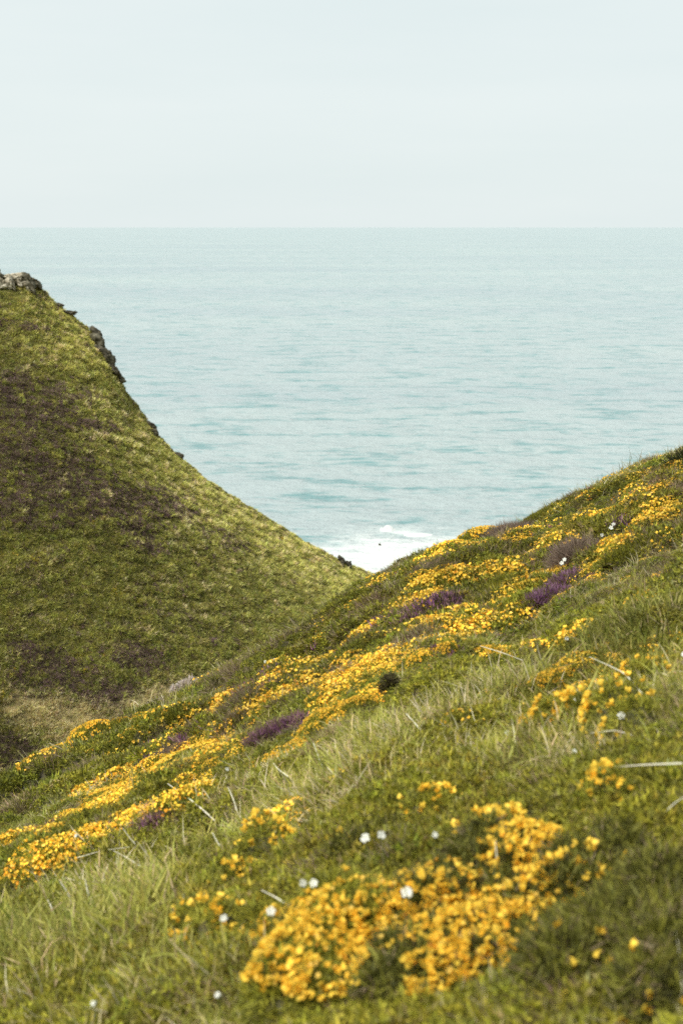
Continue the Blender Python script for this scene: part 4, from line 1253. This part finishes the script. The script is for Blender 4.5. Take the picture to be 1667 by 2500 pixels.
for k, (pix, lf, w, lab) in enumerate([
        ([(1660, 1862), (1560, 1866), (1415, 1876)], (0.06, 0.07, 0.05), 0.007, 'long straight pale stalk lying level at the right'),
        ([(1565, 1695), (1520, 1640), (1435, 1600)], (0.03, 0.08, 0.09), 0.007, 'long curved grey stalk arching at the right'),
        ([(1275, 1612), (1225, 1592), (1170, 1575)], (0.03, 0.06, 0.06), 0.007, 'pale curved stalk above the small loose flower patch'),
        ([(530, 2003), (475, 1955), (412, 1912)], (0.02, 0.06, 0.09), 0.009, 'long pale stalk slanting over the long flower band'),
        ([(340, 2068), (320, 2045), (302, 2020)], (0.01, 0.04, 0.08), 0.007, 'short pale stalk standing in the long flower band'),
        ([(228, 2222), (220, 2190), (212, 2145)], (0.01, 0.05, 0.09), 0.008, 'upright pale blade near the lower left straw grass'),
        ([(180, 2210), (168, 2175), (150, 2148)], (0.01, 0.05, 0.08), 0.008, 'curved pale blade left of the upright one'),
        ([(140, 2245), (125, 2205), (105, 2165)], (0.01, 0.05, 0.08), 0.006, 'thin pale blade at the lower left'),
        ([(190, 2090), (255, 2075), (320, 2066)], (0.03, 0.05, 0.06), 0.006, 'thin pale stalk lying along the long flower band'),
        ([(345, 2115), (310, 2090), (280, 2075)], (0.02, 0.05, 0.06), 0.006, 'pale stalk crossing below the long flower band'),
        ([(583, 1988), (572, 1950), (558, 1918)], (0.01, 0.05, 0.08), 0.007, 'upright pale stalk in the straw grass mid-slope'),
        ([(790, 1880), (778, 1845), (765, 1810)], (0.01, 0.05, 0.08), 0.006, 'upright thin stalk right of the mauve heather'),
        ([(560, 2090), (535, 2060), (520, 2030)], (0.02, 0.05, 0.06), 0.006, 'thin stalk above the straggling yellow bush'),
        ([(705, 1895), (680, 1875), (668, 1860)], (0.02, 0.05, 0.05), 0.006, 'short pale stalk under the mid-slope flower band'),
        ([(1035, 1790), (1010, 1760), (990, 1740)], (0.02, 0.05, 0.06), 0.006, 'pale stalk under the seedhead bush'),
        ([(460, 2250), (455, 2215), (450, 2180)], (0.01, 0.05, 0.09), 0.007, 'bent pale blade below the dark leafy shrub'),
        ([(710, 2215), (680, 2190), (640, 2170)], (0.02, 0.05, 0.05), 0.007, 'pale stalk lying across the straggling yellow bush'),
        ([(1605, 2000), (1640, 1960), (1667, 1940)], (0.02, 0.06, 0.08), 0.008, 'pale stalk at the right edge above the dark corner bush'),
        ([(1662, 2420), (1655, 2330), (1640, 2250)], (0.02, 0.04, 0.05), 0.004, 'blurred pale stalk in the lower right corner'),
        ([(1210, 2150), (1210, 2100), (1205, 2050)], (0.02, 0.07, 0.10), 0.005, 'blurred upright stalk rising from the largest bushes'),
        ([(1440, 1790), (1500, 1782), (1560, 1800)], (0.02, 0.05, 0.03), 0.006, 'thin pale stalk above the level fallen one')]):
    stalk(pix, lf, w, lab, 2200 + k)

# ------------------------------------------------------------------ rocks of the far slope and the surf
def rock_mesh(seed, sx, sy, sz, lean=0.0, strata=0.0, sub=4):
    import bmesh
    bm = bmesh.new()
    bmesh.ops.create_icosphere(bm, subdivisions=sub, radius=1.0)
    v = np.array([q.co[:] for q in bm.verts])
    f = np.array([[q.index for q in p.verts] for p in bm.faces])
    bm.free()
    r_ = np.random.default_rng(seed)
    # cut by random planes for broken faces
    for k in range(26):
        n = r_.standard_normal(3) * (1, 1, 0.5); n /= np.linalg.norm(n)
        d = r_.uniform(0.45, 0.8)
        e = np.maximum(v @ n - d, 0)
        v = v - e[:, None] * n
    crack = np.abs(fbm(v[:, 0] * 3 + seed + v[:, 1] * 2, v[:, 2] * 1.2 + v[:, 1], seed, 3) - 0.5)
    v = v * (1 - 0.35 * sstep(0.09, 0.0, crack))[:, None]
    v = v + 0.28 * (fbm(v[:, 0] * 6 + seed, v[:, 1] * 6 + v[:, 2] * 4, seed + 3, 3) - 0.5)[:, None] * v
    if strata:
        v[:, :2] *= (1 + strata * (np.mod(np.floor(v[:, 2] * 7 + v[:, 0] * 2), 2) - 0.5))[:, None]
    v = v * (sx, sy, sz)
    v[:, 0] += lean * v[:, 2]
    return v, f


def far_hit(u, v, off=0.0):
    """point on the far slope seen at a photograph pixel (nearest grid vertex)"""
    gu, gv_ = proj(G[12:12 + NT, :, 0], G[12:12 + NT, :, 1], G[12:12 + NT, :, 2])
    k = np.argmin((gu - u) ** 2 + (gv_ - v) ** 2)
    return G[12:12 + NT].reshape(-1, 3)[k]


def rock(u, v, w, h, depth, mat, label, seed, lean=0.0, strata=0.0, sink=0.27, name='rock'):
    p = far_hit(u, v)
    w, h = w * 1.25, h * 0.85
    vv, ff = rock_mesh(seed, w / 2, depth / 2, h / 2, lean, strata)
    vv[:, 2] += h / 2 - sink * h
    o = link(name, mesh_np(name, vv, ff, mat), None, label, 'rock', 'rocks along the far brow')
    o.location = (p[0], p[1], p[2] + H)


ROCKS = [
    (3, 705, 1.7, 1.55, 1.6, M_PALEROCK, 'white slab of rock cut by the left edge on the far hilltop', 0.1),
    (-8, 682, 1.6, 1.3, 1.6, M_ROCK, 'grey rock knob behind the white slab on the far hilltop', 0.0),
    (20, 704, 0.9, 1.5, 1.2, M_PALEROCK, 'pale shard of the hilltop outcrop right of the white slab', -0.3),
    (33, 706, 0.5, 1.9, 1.0, M_PALEROCK, 'second pale shard from the white slab on the hilltop', -0.35),
    (50, 700, 0.8, 1.3, 1.0, M_PALEROCK, 'third pale shard from the white slab on the hilltop', -0.4),
    (66, 694, 1.7, 1.5, 1.4, M_ROCK, 'brownish top rock in the middle of the hilltop outcrop', -0.3),
    (66, 708, 0.5, 1.5, 1.0, M_PALEROCK, 'narrow pale shard below the brownish hilltop rock', -0.4),
    (80, 716, 0.6, 1.7, 1.0, M_ROCK, 'grey shard hanging lowest from the hilltop outcrop', -0.6),
    (92, 706, 0.9, 1.3, 1.2, M_ROCK, 'lichened rock at the seaward end of the hilltop outcrop', -0.5),
    (40, 692, 2.2, 1.2, 1.4, M_PALEROCK, 'flat pale rock along the top of the hilltop outcrop', 0.0),
    (172, 766, 1.2, 0.55, 1.0, M_DARKROCK, 'dark ledge rock on the brow below the hilltop outcrop', -0.5),
    (148, 744, 0.8, 0.5, 0.9, M_DARKROCK, 'small dark rock on the brow nearest the hilltop outcrop', -0.5),
    (236, 826, 1.1, 1.5, 1.2, M_DARKROCK, 'topmost dark crag rock on the seaward brow', -0.5),
    (246, 848, 1.2, 1.8, 1.3, M_ROCK, 'lichen-spotted crag rock, second from the top', -0.5),
    (256, 872, 1.2, 1.7, 1.3, M_DARKROCK, 'dark crag rock in the middle of the brow crag', -0.45),
    (268, 890, 1.2, 1.9, 1.4, M_ROCK, 'lichen-spotted crag rock bulging farthest seaward', -0.4),
    (278, 914, 1.2, 1.8, 1.3, M_DARKROCK, 'dark crag rock below the bulging lichened one', -0.4),
    (290, 935, 1.0, 1.6, 1.2, M_ROCK, 'lowest rock of the dark brow crag', -0.4),
    (372, 1048, 0.9, 1.1, 1.1, M_DARKROCK, 'small rock on the brow well below the crag', -0.6),
    (380, 1060, 0.7, 0.9, 1.0, M_ROCK, 'small lichened rock beside the one below the crag', -0.6),
    (436, 1114, 0.8, 0.6, 1.0, M_DARKROCK, 'tiny dark rock lowest on the grassy brow', -0.6),
]
for k, (u, v, w, h, d, mat, lab, lean) in enumerate(ROCKS):
    rock(u, v, w, h, d, mat, lab, 300 + k, lean, 0.1)


def sea_rock(u, v, w, h, d, label, seed, z0=0.0, lean=0.0):
    x, y = sea_pt(u, v)
    vv, ff = rock_mesh(seed, w / 2, d / 2, h / 2, lean, 0.12)
    vv[:, 2] += h / 2 - 0.25 * h + z0
    o = link('sea_rock', mesh_np('sea_rock', vv, ff, M_DARKROCK), None, label, 'rock', 'rocks in the surf')
    o.location = (float(x), float(y), 0)


p = far_hit(838, 1372)
for k, (du, w, h, lab) in enumerate([(0, 1.0, 1.05, 'pointed dark rock standing against the surf at the valley mouth'), (16, 1.1, 0.8, 'lower dark rock leaning on the pointed one by the surf')]):
    q = far_hit(833 + du, 1376 + du * 0.5)
    vv, ff = rock_mesh(350 + k, w / 2, 0.8, h / 2, -0.4, 0.1)
    vv[:, 2] += h / 2 - 0.25
    o = link('rock', mesh_np('rock', vv, ff, M_DARKROCK), None, lab, 'rock')
    o.location = (q[0], q[1], q[2] + H)
sea_rock(927, 1331, 0.9, 0.5, 1.2, 'small black rock awash in the foam', 360)

# -------- breaking wave and foam ridges (geometry, uncountable froth)
def froth(u, v, wx, wy, h, label, seed, name='breaking_wave'):
    x, y = sea_pt(u, v)
    k = 46
    g = np.linspace(-1, 1, k)
    A, B = np.meshgrid(g, g)
    env = np.clip(1 - (A ** 2 + B ** 2), 0, 1)
    z = h * env * (0.15 + 1.2 * fbm(A * 4 + seed, B * 5, seed, 5)) - 0.12 * h
    vv = np.stack([A * wx / 2, B * wy / 2, z], -1)
    m, n, l = (FROTH, None, None)
    o = link(name, mesh_np(name, vv, grid_faces(k, k), FROTH, smooth=True), None, label, 'wave', kind='stuff')
    o.location = (float(x), float(y), 0)


FROTH, n_, l_ = new_mat('sea_froth')
pb = n_.new('ShaderNodeBsdfPrincipled'); pb.inputs['Base Color'].default_value = (0.48, 0.505, 0.505, 1); pb.inputs['Roughness'].default_value = 0.9
nt = n_.new('ShaderNodeTexNoise'); nt.inputs['Scale'].default_value = 1.6; nt.inputs['Detail'].default_value = 6
tcf = n_.new('ShaderNodeTexCoord'); l_.new(tcf.outputs['Object'], nt.inputs['Vector'])
bpf = n_.new('ShaderNodeBump'); bpf.inputs['Distance'].default_value = 0.3; l_.new(nt.outputs['Fac'], bpf.inputs['Height']); l_.new(bpf.outputs['Normal'], pb.inputs['Normal'])
of = n_.new('ShaderNodeOutputMaterial'); l_.new(pb.outputs['BSDF'], of.inputs['Surface'])
froth(946, 1293, 3.6, 4.5, 1.05, 'white crest of the wave breaking offshore', 5)
froth(1020, 1306, 6.5, 4.0, 0.35, 'low white crest trailing right of the breaking wave', 8, 'foam_crest')
